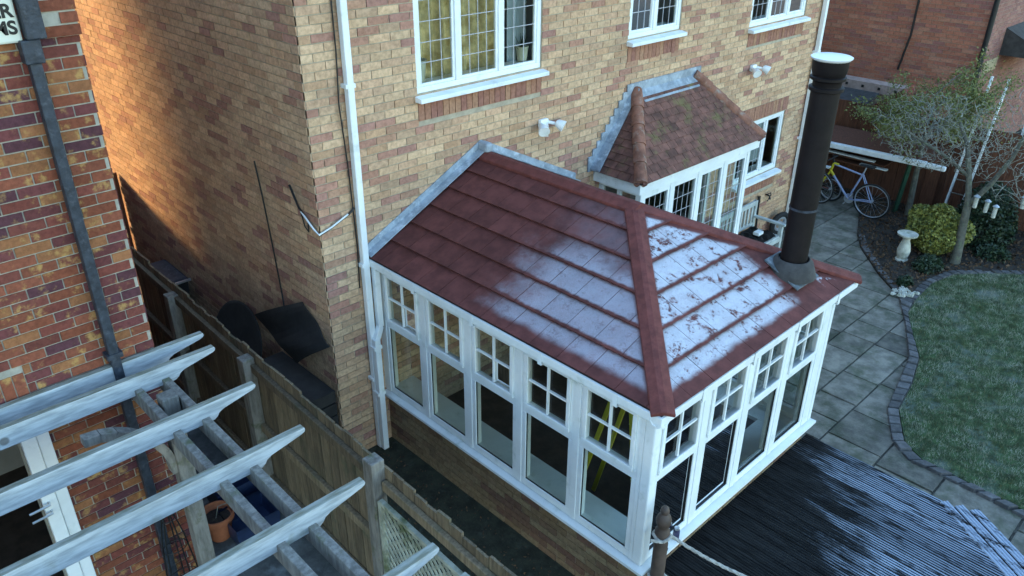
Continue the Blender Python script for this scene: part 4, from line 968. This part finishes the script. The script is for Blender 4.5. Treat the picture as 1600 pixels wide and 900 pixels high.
# clutter in the side passage
n = 10; bmt = bmesh.new(); g = [[None]*(n+1) for _ in range(n+1)]
W1, W2, O1, O2 = V(-.04,.44,1.76), V(-.04,.0,1.44), V(-.15,1.30,1.30), V(-.15,.54,1.02)
for i in range(n+1):
    for j in range(n+1):
        u, v_ = i/n, j/n; p = (W1.lerp(W2, v_)).lerp(O1.lerp(O2, v_), u)
        g[i][j] = bmt.verts.new(p+V(-.05*math.sin(math.pi*u)-.012*math.sin(9*v_+2*u), 0, .02*math.sin(6*v_+3*u)))
for i in range(n):
    for j in range(n): bmt.faces.new((g[i][j], g[i+1][j], g[i+1][j+1], g[i][j+1]))
me = bpy.data.meshes.new('tarpaulin'); bmt.to_mesh(me); bmt.free(); o = link('tarpaulin', me, M['tarp']); md = o.modifiers.new('solid', 'SOLIDIFY'); md.thickness = .012
tag(o, 'dark blue grey tarpaulin sheet hung against the gable wall', 'tarpaulin')
cr = thing('stacked_crate', 'dark slatted crate stack under the tarpaulin in the side passage', 'crate', (-.3,.6,0))
for z in range(6): MB().box((-.40,.02,z*.15+.02), (-.03,1.05,z*.15+.15)).build('crate_slat', M['tarp'], cr)
dk = MB().lathe([(.0,-.012), (.46,-.012), (.475,-.006), (.48,.006), (.46,.014), (.44,.010), (.0,.008)], seg=36).build('round_table_top', M['tarp'], None, True)
dk.location = (-.27,1.62,.85); dk.rotation_euler = (math.radians(4), math.radians(-72), 0); tag(dk, 'large round black table top leaning between fence and gable wall', 'table top')
wb = thing('wheelie_bin', 'black bin with pale edged lid far down the side passage', 'bin', (-.35,3.6,0))
MB().hexa([(-.58,3.3,.03), (-.12,3.3,.03), (-.12,3.85,.03), (-.58,3.85,.03), (-.63,3.25,.95), (-.07,3.25,.95), (-.07,3.9,.95), (-.63,3.9,.95)]).build('bin_body', M['tarp'], wb, bevel=.02)
MB().hexa([(-.65,3.22,.955), (-.05,3.22,.955), (-.05,3.93,.955), (-.65,3.93,.955), (-.62,3.26,1.0), (-.08,3.26,1.0), (-.08,3.9,1.03), (-.62,3.9,1.03)]).build('lid', M['blackpipe'], wb, bevel=.02)
MB().box((-.64,3.19,.97), (-.06,3.215,.995)).build('handle', M['steel'], wb)
o = MB().lathe([(.17,0), (.20,.3), (.21,.5), (.19,.5), (.18,.1)], (-.35,2.45,.02), 20).build('black_tub', M['tarp'], None, True); tag(o, 'round black tub standing behind the hoop in the passage', 'tub')

# ================================================================== RIGHT-HAND GARDEN
# bench
bn = thing('garden_bench', 'pale grey slatted garden bench against the house wall', 'bench', (7.1,-.4,0))
b0, b1 = 6.52, 7.72
for x in (b0, b1):
    MB().box((x-.03,-.16,.0), (x+.03,-.10,.88)).build('back_leg', M['bench'], bn, bevel=.005); MB().box((x-.03,-.66,.0), (x+.03,-.60,.60)).build('front_leg', M['bench'], bn, bevel=.005)
    MB().box((x-.035,-.70,.60), (x+.035,-.14,.635)).build('armrest', M['bench'], bn, bevel=.006)
MB().box((b0,-.155,.80), (b1,-.115,.88)).build('top_rail', M['bench'], bn, bevel=.006); MB().box((b0,-.15,.46), (b1,-.12,.51)).build('lower_rail', M['bench'], bn)
for k in range(11):
    x = b0+.08+k*(b1-b0-.16)/10; MB().box((x-.022,-.145,.51), (x+.022,-.125,.80)).build('back_slat', M['bench'], bn)
for k in range(5): MB().box((b0+.01,-.64+k*.10,.41), (b1-.01,-.56+k*.10,.435)).build('seat_slat', M['bench'], bn)
MB().box((b0,-.655,.34), (b1,-.63,.41)).build('apron', M['bench'], bn)
bg_ = MB(); n = 8
bmt = bmesh.new(); g = [[bmt.verts.new((6.62+1.0*i/12, -.62+.46*j/6, .44+.06*abs(math.sin(i*1.3+j*.9))*(1 if 0 < j < 6 else .2))) for j in range(7)] for i in range(13)]
for i in range(12):
    for j in range(6): bmt.faces.new((g[i][j], g[i+1][j], g[i+1][j+1], g[i][j+1]))
bmesh.ops.solidify(bmt, geom=bmt.faces[:], thickness=.012)
me = bpy.data.meshes.new('black_sheet'); bmt.to_mesh(me); bmt.free(); tag(link('black_sheet', me, M['tarp']), 'crumpled black sheet lying on the bench seat', 'sheet')
o = MB().box((7.28,-.50,.505), (7.42,-.40,.55)).box((7.285,-.495,.55), (7.415,-.405,.554)).build('small_box', M['upvc_dirty'], None, bevel=.006); tag(o, 'small white box on the black sheet on the bench', 'box')
o = MB().tube([(7.95,-.10,.02), (7.96,-.06,.75)], .018, 8).tube([(7.96,-.06,.75), (7.965,-.05,.86)], .026, 8).build('garden_tool', M['wire']); tag(o, 'dark handled garden tool leaning on the wall beside the bench', 'tool')
def wheel(parent, c, axis, R_, tyre_r, spokes=18, hub=.02):
    c, ax = Vector(c), Vector(axis).normalized(); a = ax.orthogonal().normalized(); b = ax.cross(a)
    ring = lambda r, n=40: [c+(a*math.cos(t)+b*math.sin(t))*r for t in np.linspace(0, 2*math.pi, n+1)]
    w_ = MB().tube(ring(R_-tyre_r), tyre_r, 8, False).build('wheel', M['rubber'], parent, True)
    MB().tube(ring(R_-2.3*tyre_r), tyre_r*.62, 6, False).build('rim', M['alloy'], w_, True)
    s_ = MB()
    for k in range(spokes):
        t = 2*math.pi*k/spokes; s_.tube([c+ax*(.02 if k % 2 else -.02), c+(a*math.cos(t)+b*math.sin(t))*(R_-2.3*tyre_r)], .0016, 4)
    s_.build('spokes', M['alloy'], w_); MB().tube([c-ax*.04, c+ax*.04], hub, 10).build('hub', M['alloy'], w_, True)
ws = thing('spare_wheel', 'small black wheel leaning on the house wall past the bench', 'wheel', (8.65,-.15,0)); wheel(ws, (8.62,-.16,.22), (0.25,1,.12), .22, .045, 8, .05)
# bicycle
bk = thing('bicycle', 'silver blue road bicycle with yellow head tube against the lean-to', 'bicycle', (10.4,-.4,0))
bxx = 10.42; rw, fw = V(bxx,-.92,.345), V(bxx+.02,.10,.345)
wheel(bk, rw, (1,.02,.1), .335, .016); wheel(bk, fw, (1,-.15,.1), .335, .016)
sc = lambda y, z: V(bxx+.10*(z-.34), y, z)
bb, seat_t, head_t, head_b = sc(-.50,.28), sc(-.66,.80), sc(-.10,.84), sc(-.07,.70)
MB().tube([bb, seat_t], .017, 10).tube([bb, head_b], .020, 10).tube([seat_t.lerp(bb,.08), head_t.lerp(head_b,.1)], .017, 10).build('frame', M['bikeblue'], bk, True)
MB().tube([head_b, head_t], .024, 10).tube([head_t.lerp(bb,.0), head_t.lerp(seat_t,.16)], .021, 10).tube([head_b, head_b.lerp(bb,.18)], .023, 10).build('head_tube', M['yellow'], bk, True)
MB().tube([bb+V(.02,0,0), rw+V(.05,0,0)], .010, 8).tube([seat_t+V(.02,0,-.04), rw+V(.05,0,0)], .009, 8).tube([bb-V(.02,0,0), rw-V(.05,0,0)], .010, 8).tube([seat_t-V(.02,0,.04), rw-V(.05,0,0)], .009, 8).build('rear_stays', M['bikeblue'], bk, True)
MB().tube([head_b+V(.03,0,-.02), fw+V(.05,0,0)], .012, 8).tube([head_b+V(-.03,0,-.02), fw+V(-.05,0,0)], .012, 8).build('fork', M['yellow'], bk, True)
MB().tube([seat_t, seat_t+V(.012,-.03,.12)], .013, 8).build('seat_post', M['alloy'], bk, True)
MB().hexa([seat_t+V(-.06,-.17,.115), seat_t+V(.08,-.17,.115), seat_t+V(.04,.10,.115), seat_t+V(-.02,.10,.115), seat_t+V(-.055,-.17,.15), seat_t+V(.075,-.17,.15), seat_t+V(.03,.10,.14), seat_t+V(-.01,.10,.14)]).build('saddle', M['rubber'], bk, bevel=.02)
hb = head_t+V(.01,.03,.08); MB().tube([head_t, hb], .014, 8).tube([hb+V(-.21,.02,0), hb+V(.21,.02,0)], .012, 8).tube([hb+V(-.21,.02,0), hb+V(-.21,.11,-.02), hb+V(-.21,.10,-.10), hb+V(-.21,.02,-.13)], .012, 8).tube([hb+V(.21,.02,0), hb+V(.21,.11,-.02), hb+V(.21,.10,-.10), hb+V(.21,.02,-.13)], .012, 8).build('handlebar', M['rubber'], bk, True)
MB().tube([bb+V(.03,0,0), bb+V(.045,0,0)], .09, 20).tube([bb+V(.05,0,0), bb+V(.055,.09,-.14)], .01, 6).tube([bb+V(-.05,0,0), bb+V(-.055,-.09,.14)], .01, 6).build('crankset', M['alloy'], bk, True)
# low lean-to store with a white gutter board
sh = thing('lean_to_store', 'low lean-to store with long white gutter and green post', 'shed', (11.3,-.5,0))
MB().hexa([(10.98,-1.62,1.085), (11.62,-1.62,1.20), (11.62,1.9,1.14), (10.98,1.9,1.0), (10.98,-1.62,1.11), (11.62,-1.62,1.225), (11.62,1.9,1.165), (10.98,1.9,1.025)]).build('roof', M['fence_brown'], sh)
MB().beam((10.93,-1.50,1.055), (10.93,1.9,.97), .11, .10).build('gutter', M['upvc_dirty'], sh, bevel=.02)
MB().beam((10.93,-1.82,1.05), (10.93,-1.50,1.055), .085, .085).build('gutter_end', M['upvc_dirty'], sh, bevel=.02)
MB().beam((11.08,-1.12,.0), (10.98,-1.22,1.02), .06, .06).build('post', M['green'], sh)
for k in range(14): MB().box((11.60,-1.55+k*.245,.0), (11.625,-1.55+k*.245+.235,1.14)).build('back_board', M['fence_brown'], sh)
for (z, y0, y1) in ((.80,-.75,.9), (.70,-.6,.8)): MB().box((11.1,y0,z-.02), (11.5,y1,z)).build('shelf', M['fence_brown'], sh)
for k, (y, z, l, lab) in enumerate(((-.55,.83,1.0,'long pale plank on the upper shelf of the lean-to'), (-.8,.73,.5,'short white plank on the lower shelf of the lean-to'))):
    o = MB().box((11.12,y,z-.025), (11.2,y+l,z)).build('plank', M['upvc_dirty'], None); tag(o, lab, 'plank')
kb = thing('childs_bicycle', 'small red and white bicycle parked behind the yellow fork', 'bicycle', (10.75,.1,0))
wheel(kb, (10.72,-.02,.26), (1,0,.1), .25, .022, 14); wheel(kb, (10.74,.62,.26), (1,0,.1), .25, .022, 14)
MB().tube([(10.72,-.02,.26), (10.75,.25,.24), (10.76,.2,.58)], .017, 8).tube([(10.75,.25,.24), (10.76,.52,.58), (10.76,.2,.58)], .018, 8).tube([(10.76,.50,.75), (10.76,.52,.58), (10.74,.62,.26)], .016, 8).build('frame', M['redpaint'], kb, True)
MB().hexa([(10.71,.08,.62), (10.81,.08,.62), (10.79,.30,.62), (10.73,.30,.62), (10.71,.08,.66), (10.81,.08,.66), (10.79,.30,.65), (10.73,.30,.65)]).build('saddle', M['upvc_dirty'], kb, bevel=.015)
MB().tube([(10.56,.48,.80), (10.76,.50,.76), (10.96,.48,.80)], .012, 8).build('handlebar', M['alloy'], kb, True)
# brown garden fence behind
bf = thing('brown_fence', 'dark brown stained close boarded fence behind the bicycles', 'fence', (11.8,0,0))
B2 = MB().box((-.010,-.072,0), (.010,.072,1.0)).mesh('fence_board')
yy = 4.6
while yy > -5.2:
    o = link('fence_board', B2, M['fence_brown'], bf); o.matrix_parent_inverse = Matrix(); o.location = (random.uniform(-.004,.004), yy, .02); o.scale = (1, 1, 1.62+random.uniform(-.006,.006)); yy -= .15
for z in (.35,1.45): MB().box((11.815,-5.2,z-.04), (11.86,4.6,z+.04)).build('rail', M['fence_brown'], bf)
# neighbour's low store roof and block wall behind the fence
ns = thing('block_wall', 'low pink concrete coping wall with dark holes behind the fence', 'wall', (13,1,0))
MB().box((12.9,-.2,0), (13.1,3.4,1.62)).build('wall', M['mortar_dark'], ns); cw = MB().box((12.82,-.25,1.62), (13.14,3.4,1.80)).build('coping', M['concrete'], ns)
for k in range(10): MB().box((12.812,-.05+k*.33,1.69), (12.8205,.0+k*.33,1.74)).build('hole', M['wire'], ns)
sr = thing('felt_roof_store', 'grey felt roofed store with maroon gable beyond the brown fence', 'shed', (12.4,.8,0))
MB().hexa([(12.0,.25,1.45), (12.75,.25,1.62), (12.75,2.6,1.62), (12.0,2.6,1.45), (12.0,.25,1.48), (12.75,.25,1.65), (12.75,2.6,1.65), (12.0,2.6,1.48)]).build('roof', M['roofdark'], sr)
MB().prism([(12.05,.24,.0), (12.05,-.45,.0), (12.05,-.45,1.98), (12.05,.24,1.44)], V(.5,0,0)).build('gable_panel', M['redpaint'], sr)
# house on the right
rh = thing('red_brick_house', 'plain red brick house behind the garden tree', 'house', (17,3,0))
rf = Facade(rh, M['far_single'], M['far'])
RX, RY = 14.0, -1.0
rf.wall((RX,RY+8,0), (0,-1,0), (-1,0,0), 8.0, 0, HT, M['mortar_dark'], far_col)
rf.wall((RX,RY,0), (1,0,0), (0,-1,0), 6.0, 0, HT, M['mortar_dark'], mauve_col, [(1.15,2.6,3.62,4.8)], [(1.10,2.65,3.38,3.58)])
rf.finish()
m = MB(); m.poly([(RX,RY+8,0),(RX+6,RY+8,0),(RX+6,RY+8,HT),(RX,RY+8,HT)]); m.poly([(RX+6,RY,0),(RX+6,RY+8,0),(RX+6,RY+8,HT),(RX+6,RY,HT)]); m.build('far_wall', M['mortar_dark'], rh)
m = MB(); a, b, c_, d_ = (RX-.3,RY-.3,HT), (RX+6.3,RY-.3,HT), (RX+6.3,RY+8.3,HT), (RX-.3,RY+8.3,HT); r1, r2 = (RX+3,RY-.3,HT+2.6), (RX+3,RY+8.3,HT+2.6)
for q in ([a,b,r1], [b,c_,r2,r1], [c_,d_,r2], [d_,a,r1,r2], [a,d_,c_,b]): m.poly(q)
m.build('roof', M['roofdark'], rh)
window(rh, (RX+1.15,RY,3.62), (1,0,0), (0,-1,0), 1.45, 1.18, (.5,), ())
MB().tube([(RX-.06,RY-.05,HT), (RX-.06,RY-.05,.05)], .05, 10).build('downpipe', M['wire'], rh, True)
MB().tube([(RX-.05,RY+1.35,HT), (RX-.05,RY+1.35,2.6), (RX-.05,RY+1.45,1.9)], .022, 8).build('cable', M['wire'], rh, True)
MB().box((RX+.35,RY-.02,1.98), (RX+1.1,RY-.004,2.22)).build('sand_panel', M['blockend'], rh)
pc = thing('porch_canopy', 'dark tiled porch canopy with white fascia on the far house', 'canopy', (RX+1.6,RY-.5,0))
MB().hexa([(RX+1.15,RY-.95,2.25), (RX+3.4,RY-.95,2.25), (RX+3.4,RY-.011,2.25), (RX+1.15,RY-.011,2.25), (RX+1.15,RY-.95,2.30), (RX+3.4,RY-.95,2.30), (RX+3.4,RY-.011,2.78), (RX+1.15,RY-.011,2.78)]).build('canopy_roof', M['roofdark'], pc)
MB().box((RX+1.12,RY-.98,2.12), (RX+3.42,RY-.94,2.249)).build('fascia', M['upvc'], pc)
for x in (RX+1.2, RX+3.3): MB().box((x,RY-.9,0), (x+.09,RY-.81,2.12)).build('canopy_post', M['upvc'], pc)
# unseen house added to keep the low sun off the right-hand garden
gh = thing('sun_block_house', 'plain unseen house added to block the sun through the right gap', 'house', (11.5,10,0))
MB().box((9.3,8.0,0), (13.9,13.0,6.5)).build('wall', M['mortar_dark'], gh); MB().prism([(9.1,7.8,6.5), (14.1,7.8,6.5), (11.6,7.8,8.6)], V(0,5.4,0)).build('roof', M['roofdark'], gh)

# ------------------------------------------------------------------ plants
def leafmesh(pts, size, flat=.5, seed=0, norm=None):
    r = np.random.default_rng(seed); n = len(pts); pts = np.asarray(pts, float)
    d = r.normal(size=(n,3)); d /= np.linalg.norm(d, axis=1)[:,None]
    e = r.normal(size=(n,3)); e = np.cross(d, e); e /= np.linalg.norm(e, axis=1)[:,None]
    s = size*r.uniform(.6, 1.3, size=(n,1))
    v = np.empty((n,4,3)); v[:,0] = pts-d*s; v[:,1] = pts+e*s*flat; v[:,2] = pts+d*s; v[:,3] = pts-e*s*flat
    me = bpy.data.meshes.new('leaves'); me.from_pydata(v.reshape(-1,3).tolist(), [], np.arange(4*n).reshape(n,4).tolist()); return me
def grow(m_, p, d, length, r, depth, tips, spread=.6, kids=3, droop=.0, rs=random):
    pts = [p]; rad = [r]; n = 4; q = p
    for k in range(n):
        d = (d+V(rs.uniform(-1,1), rs.uniform(-1,1), rs.uniform(-1,1))*.16+V(0,0,-droop)).normalized()
        q = q+d*(length/n); pts.append(q); rad.append(r*(1-.5*(k+1)/n))
    m_.tube(pts, rad, 7 if depth > 3 else (5 if depth > 1 else 3), False)
    if depth <= 1: tips.extend(pts[1:])
    if depth == 0: return
    for k in range(kids):
        b = pts[rs.randint(1, n)] if k else pts[-1]
        nd = (d+V(rs.uniform(-1,1), rs.uniform(-1,1), rs.uniform(-.7,.9))*spread*1.5).normalized()
        grow(m_, b, nd, length*rs.uniform(.55,.85), r*(.55 if depth > 1 else .5), depth-1, tips, spread, kids, droop, rs)
tree = thing('bare_tree', 'bare multi stemmed tree with dense grey twigs in the planting bed', 'tree', (9.655,-2.68,0))
rs = random.Random(5)
tm = MB(); fork = V(9.68,-2.62,.98)
tm.tube([(9.655,-2.68,-.03), (9.65,-2.67,.3), (9.67,-2.64,.65), fork], [.085,.07,.062,.058], 10, False)
tm.tube([fork, (9.72,-2.52,1.4), (9.78,-2.36,1.85), (9.85,-2.15,2.15)], [.05,.042,.035,.026], 8, False)
tm.tube([fork, (9.75,-2.82,1.35), (9.85,-2.98,1.8), (9.9,-3.06,2.25)], [.045,.038,.030,.022], 8, False)
tm.tube([(9.72,-2.52,1.4), (9.6,-2.2,1.65), (9.5,-1.8,1.85), (9.45,-1.45,2.0)], [.03,.026,.02,.014], 7, False)
tm.build('trunk', M['bark'], tree, True)
tw = MB(); rt = np.random.default_rng(17); tips = []
nodes = []
for pl in (((9.68,-2.62,.98),(9.72,-2.52,1.4),(9.78,-2.36,1.85),(9.85,-2.15,2.15)), ((9.68,-2.62,.98),(9.75,-2.82,1.35),(9.85,-2.98,1.8),(9.9,-3.06,2.25)), ((9.72,-2.52,1.4),(9.6,-2.2,1.65),(9.5,-1.8,1.85),(9.45,-1.45,2.0))):
    for p, q in zip(pl, pl[1:]):
        for k in range(5): nodes.append(np.array(p)+(np.array(q)-np.array(p))*k/5)
NODES = np.array(nodes[6:]); tg = []
while len(tg) < 2300:
    d = rt.normal(size=3); d /= np.linalg.norm(d); q = d*rt.uniform(0,1)**.4
    if len(tg) % 5: p = np.array([9.85,-1.95,1.95])+q*np.array([.75,1.10,.62])
    else: p = np.array([10.0,-3.15,1.95])+q*np.array([.6,.8,.95])
    tg.append(p)
tg.sort(key=lambda p: np.linalg.norm(p-np.array([9.7,-2.4,1.5])))
for p in tg:
    dd = np.linalg.norm(NODES-p, axis=1); i = int(dd.argmin()); L_ = dd[i]
    if L_ < .04: continue
    a = NODES[i]; mid = (a+p)/2+rt.normal(size=3)*L_*.13; r0 = min(.013, .0040+.012*L_)
    tw.tube([a, mid, p], [r0, r0*.75, r0*.5], 3, False); NODES = np.vstack([NODES, mid[None], p[None]]); tips.append(Vector(p))
crown = tw.build('crown', M['twig'], tree); rs = random.Random(6)
lv = [t+V(rs.uniform(-.03,.03), rs.uniform(-.03,.03), rs.uniform(-.03,.03)) for t in tips if t.z > 2.0 and rs.random() < .5]
link('sparse_leaves', leafmesh(lv, .018, .5, 3), M['leaf'], crown)
ev = thing('evergreen_tree', 'olive green small leaved evergreen behind the bare tree', 'tree', (11.1,-1.35,0))
em = MB(); et = []
em.tube([(11.1,-1.35,-.03), (11.08,-1.33,.7), (11.1,-1.3,1.5)], [.06,.05,.04], 8, False); em.build('trunk', M['bark'], ev, True)
em = MB(); rs = random.Random(11)
for k in range(10):
    a = k*.7; grow(em, V(11.1,-1.3,1.15+.06*k), V(.5*math.cos(a), .95*math.sin(a), .55).normalized(), .58, .018, 3, et, .55, 3, .0, rs)
ec = em.build('crown', M['twig'], ev)
lv = [t+V(rs.gauss(0,.07), rs.gauss(0,.07), rs.gauss(0,.06)) for t in et for _ in range(9)]
lv = lv[:24000]
link('foliage', leafmesh(lv, .024, .45, 4), M['leaf'], ec)
ld_ = thing('frosted_ladder', 'frosty white ladder leaning behind the bare tree', 'ladder', (11.75,-1.9,0))
la, lb = V(11.45,-1.80,.05), V(11.78,-1.90,2.5)
for dy in (0,-.26): MB().beam(la+V(0,dy,0), lb+V(0,dy,0), .03, .06, up=(1,0,0)).build('rail', M['upvc_dirty'], ld_)
for k in range(9): p = la.lerp(lb, .08+k*.1); MB().tube([p, p+V(0,-.26,0)], .012, 6).build('rung', M['timber'], ld_)
fs = thing('far_shrub', 'bare twiggy shrub with pale tips near the far house', 'shrub', (10.6,-3.7,0))
fm_ = MB(); ft = []; rs = random.Random(21)
for k in range(6):
    a = k*1.05; grow(fm_, V(10.6+.1*math.cos(a),-3.7+.1*math.sin(a),.0), V(.35*math.cos(a), .35*math.sin(a), 1).normalized(), .75, .018, 3, ft, .4, 3, .0, rs)
fm_.build('stems', M['twig'], fs)
shb = thing('golden_shrub', 'rounded yellow green variegated shrub beside the pedestal', 'shrub', (9.85,-2.25,0))
pts = []; rr = np.random.default_rng(9)
for k in range(9000):
    d = rr.normal(size=3); d /= np.linalg.norm(d); r_ = rr.uniform(.72,1.0)**.6*(1+.09*math.sin(5*d[0]+3*d[2])+.08*math.sin(7*d[1]+2))
    p = np.array([9.85,-2.25,.42])+d*r_*np.array([.43,.46,.40])
    if p[2] > .04: pts.append(p)
sf_ = MB()
for k in range(14): a = k*.449; sf_.tube([(9.85,-2.25,0), (9.85+.15*math.cos(a),-2.25+.15*math.sin(a),.25), (9.85+.30*math.cos(a),-2.25+.30*math.sin(a),.5)], [.012,.009,.005], 5, False)
sf_.build('stems', M['bark'], shb); link('foliage', leafmesh(pts, .028, .6, 5), M['leaf_y'], shb)
def bush(x, y, rx, ry, rz, n, mat, lab, name='bush', size=.03):
    t_ = thing(name, lab, 'plant', (x,y,0)); q = []
    for k in range(n):
        d = rr.normal(size=3); d /= np.linalg.norm(d); d[2] = abs(d[2]); r_ = rr.uniform(.3,1)**.5; q.append(np.array([x,y,.03])+d*r_*np.array([rx,ry,rz]))
    link('foliage', leafmesh(q, size, .5, int(x*100)), mat, t_)
    s_ = MB()
    for k in range(7): a = k*.9; s_.tube([(x,y,0), (x+rx*.5*math.cos(a),y+ry*.5*math.sin(a),rz*.6)], [.008,.004], 4, False)
    s_.build('stems', M['bark'], t_)
bush(9.15,-2.45,.30,.22,.20,1500,M['leaf_d'],'low dark leafed ground plant below the golden shrub')
bush(11.0,-2.6,.7,.5,1.0,6000,M['leaf_d'],'dark ivy covered bush behind the golden shrub','ivy_bush',.035)
bush(8.35,-2.42,.18,.12,.10,500,M['leaf_d'],'tiny dark leafed plant where the path meets the lawn')
bush(10.35,-3.0,.3,.3,.18,900,M['leaf_d'],'low dark plant at the foot of the bare tree')
bush(9.1,-.15,.12,.06,.08,200,M['leaf_y'],'small green weed growing at the edge of the paving',size=.02)
ped = thing('stone_pedestal', 'pale turned stone pedestal in the planting bed', 'pedestal', (9.13,-2.05,0))
MB().lathe([(.10,0), (.10,.03), (.075,.05), (.095,.12), (.10,.18), (.08,.28), (.055,.36), (.06,.40), (.10,.42)], (9.13,-2.05,.02), 20).build('pedestal_shaft', M['stone'], ped, True)
MB().lathe([(.10,.42), (.15,.445), (.155,.47), (.13,.47), (.05,.455)], (9.13,-2.05,.02), 20).build('bowl', M['stone'], ped, True)
for k, (p, lab) in enumerate((((9.66,-2.72,.98), 'pale tube bird feeder on the trunk fork'), ((9.75,-2.86,.92), 'short pale bird feeder hanging left under the branch'), ((9.78,-2.98,.86), 'grey bird feeder hanging under the branch'), ((9.95,-3.28,1.05), 'slim pale bird feeder hanging far out on the tree'))):
    t_ = thing('bird_feeder', lab, 'bird feeder', p, 'bird feeders in the bare tree')
    MB().tube([p, V(*p)+V(0,0,.17)], .032, 10).build('tube', M['stone'], t_, True); MB().lathe([(.045,0), (.05,.01), (.01,.04)], V(*p)+V(0,0,.17), 12).build('lid', M['steel'], t_, True); MB().tube([V(*p)+V(0,0,.2), V(*p)+V(0,0,.36)], .003, 4).build('hanger', M['wire'], t_)
# litter, gravel, grass
def scatter(poly, n, z, size, seed, zr=.02):
    r = np.random.default_rng(seed); xs, ys = [p[0] for p in poly], [p[1] for p in poly]; out = []
    while len(out) < n:
        x, y = r.uniform(min(xs), max(xs)), r.uniform(min(ys), max(ys))
        if inpoly(x, y, poly): out.append((x, y, z+r.uniform(0, zr)))
    return leafmesh(out, size, .55, seed)
tag(link('leaf_litter', scatter([q for q in bed_poly if q[0] < 12.6 or True], 9000, .035, .03, 31), M['litter']), 'brown dead leaves lying over the planting bed', 'leaf litter', kind='stuff')
tag(link('passage_debris', scatter([(-.72,-5), (.5,-5), (.5,-.1), (-.72,-.1)], 1500, .008, .014, 33, .01), M['litter']), 'fine leaf debris on the mossy passage soil', 'leaf litter', kind='stuff')
gp = MB(); r = np.random.default_rng(41)
for k in range(60):
    x, y = 8.02+r.normal()*.09, -2.53+r.normal()*.07; s_ = r.uniform(.012,.035); z = .035
    gp.hexa([(x-s_,y-s_,z), (x+s_,y-s_*.8,z), (x+s_*.9,y+s_,z), (x-s_,y+s_*.7,z), (x-s_*.6,y-s_*.6,z+s_), (x+s_*.5,y-s_*.6,z+s_*1.1), (x+s_*.6,y+s_*.5,z+s_), (x-s_*.5,y+s_*.6,z+s_*.9)])
tag(gp.build('pebbles', M['stone']), 'pale pebbles where the path meets the lawn edge', 'pebbles', kind='stuff')
ng = 90000; r = np.random.default_rng(51)
gx = r.uniform(3.8, 11.5, ng*2); gy = r.uniform(-7.4, -2.7, ng*2)
keep = np.array([inpoly(a, b, lawn_poly) for a, b in zip(gx, gy)]); gx, gy = gx[keep][:ng], gy[keep][:ng]; n = len(gx)
ang = r.uniform(0, 6.283, n); h = r.uniform(.015, .042, n); le = r.uniform(-.02, .02, (n,2)); wd = .0035
v = np.empty((n,3,3)); v[:,0] = np.c_[gx-np.cos(ang)*wd, gy-np.sin(ang)*wd, np.full(n,.021)]; v[:,1] = np.c_[gx+np.cos(ang)*wd, gy+np.sin(ang)*wd, np.full(n,.021)]; v[:,2] = np.c_[gx+le[:,0], gy+le[:,1], .022+h]
me = bpy.data.meshes.new('grass'); me.vertices.add(3*n); me.vertices.foreach_set('co', v.ravel()); me.loops.add(3*n); me.loops.foreach_set('vertex_index', np.arange(3*n)); me.polygons.add(n); me.polygons.foreach_set('loop_start', np.arange(0,3*n,3)); me.update(); me.validate()
tag(link('grass', me, M['grass']), 'short frosted grass of the lawn', 'grass', kind='stuff')
bpy.context.view_layer.update()
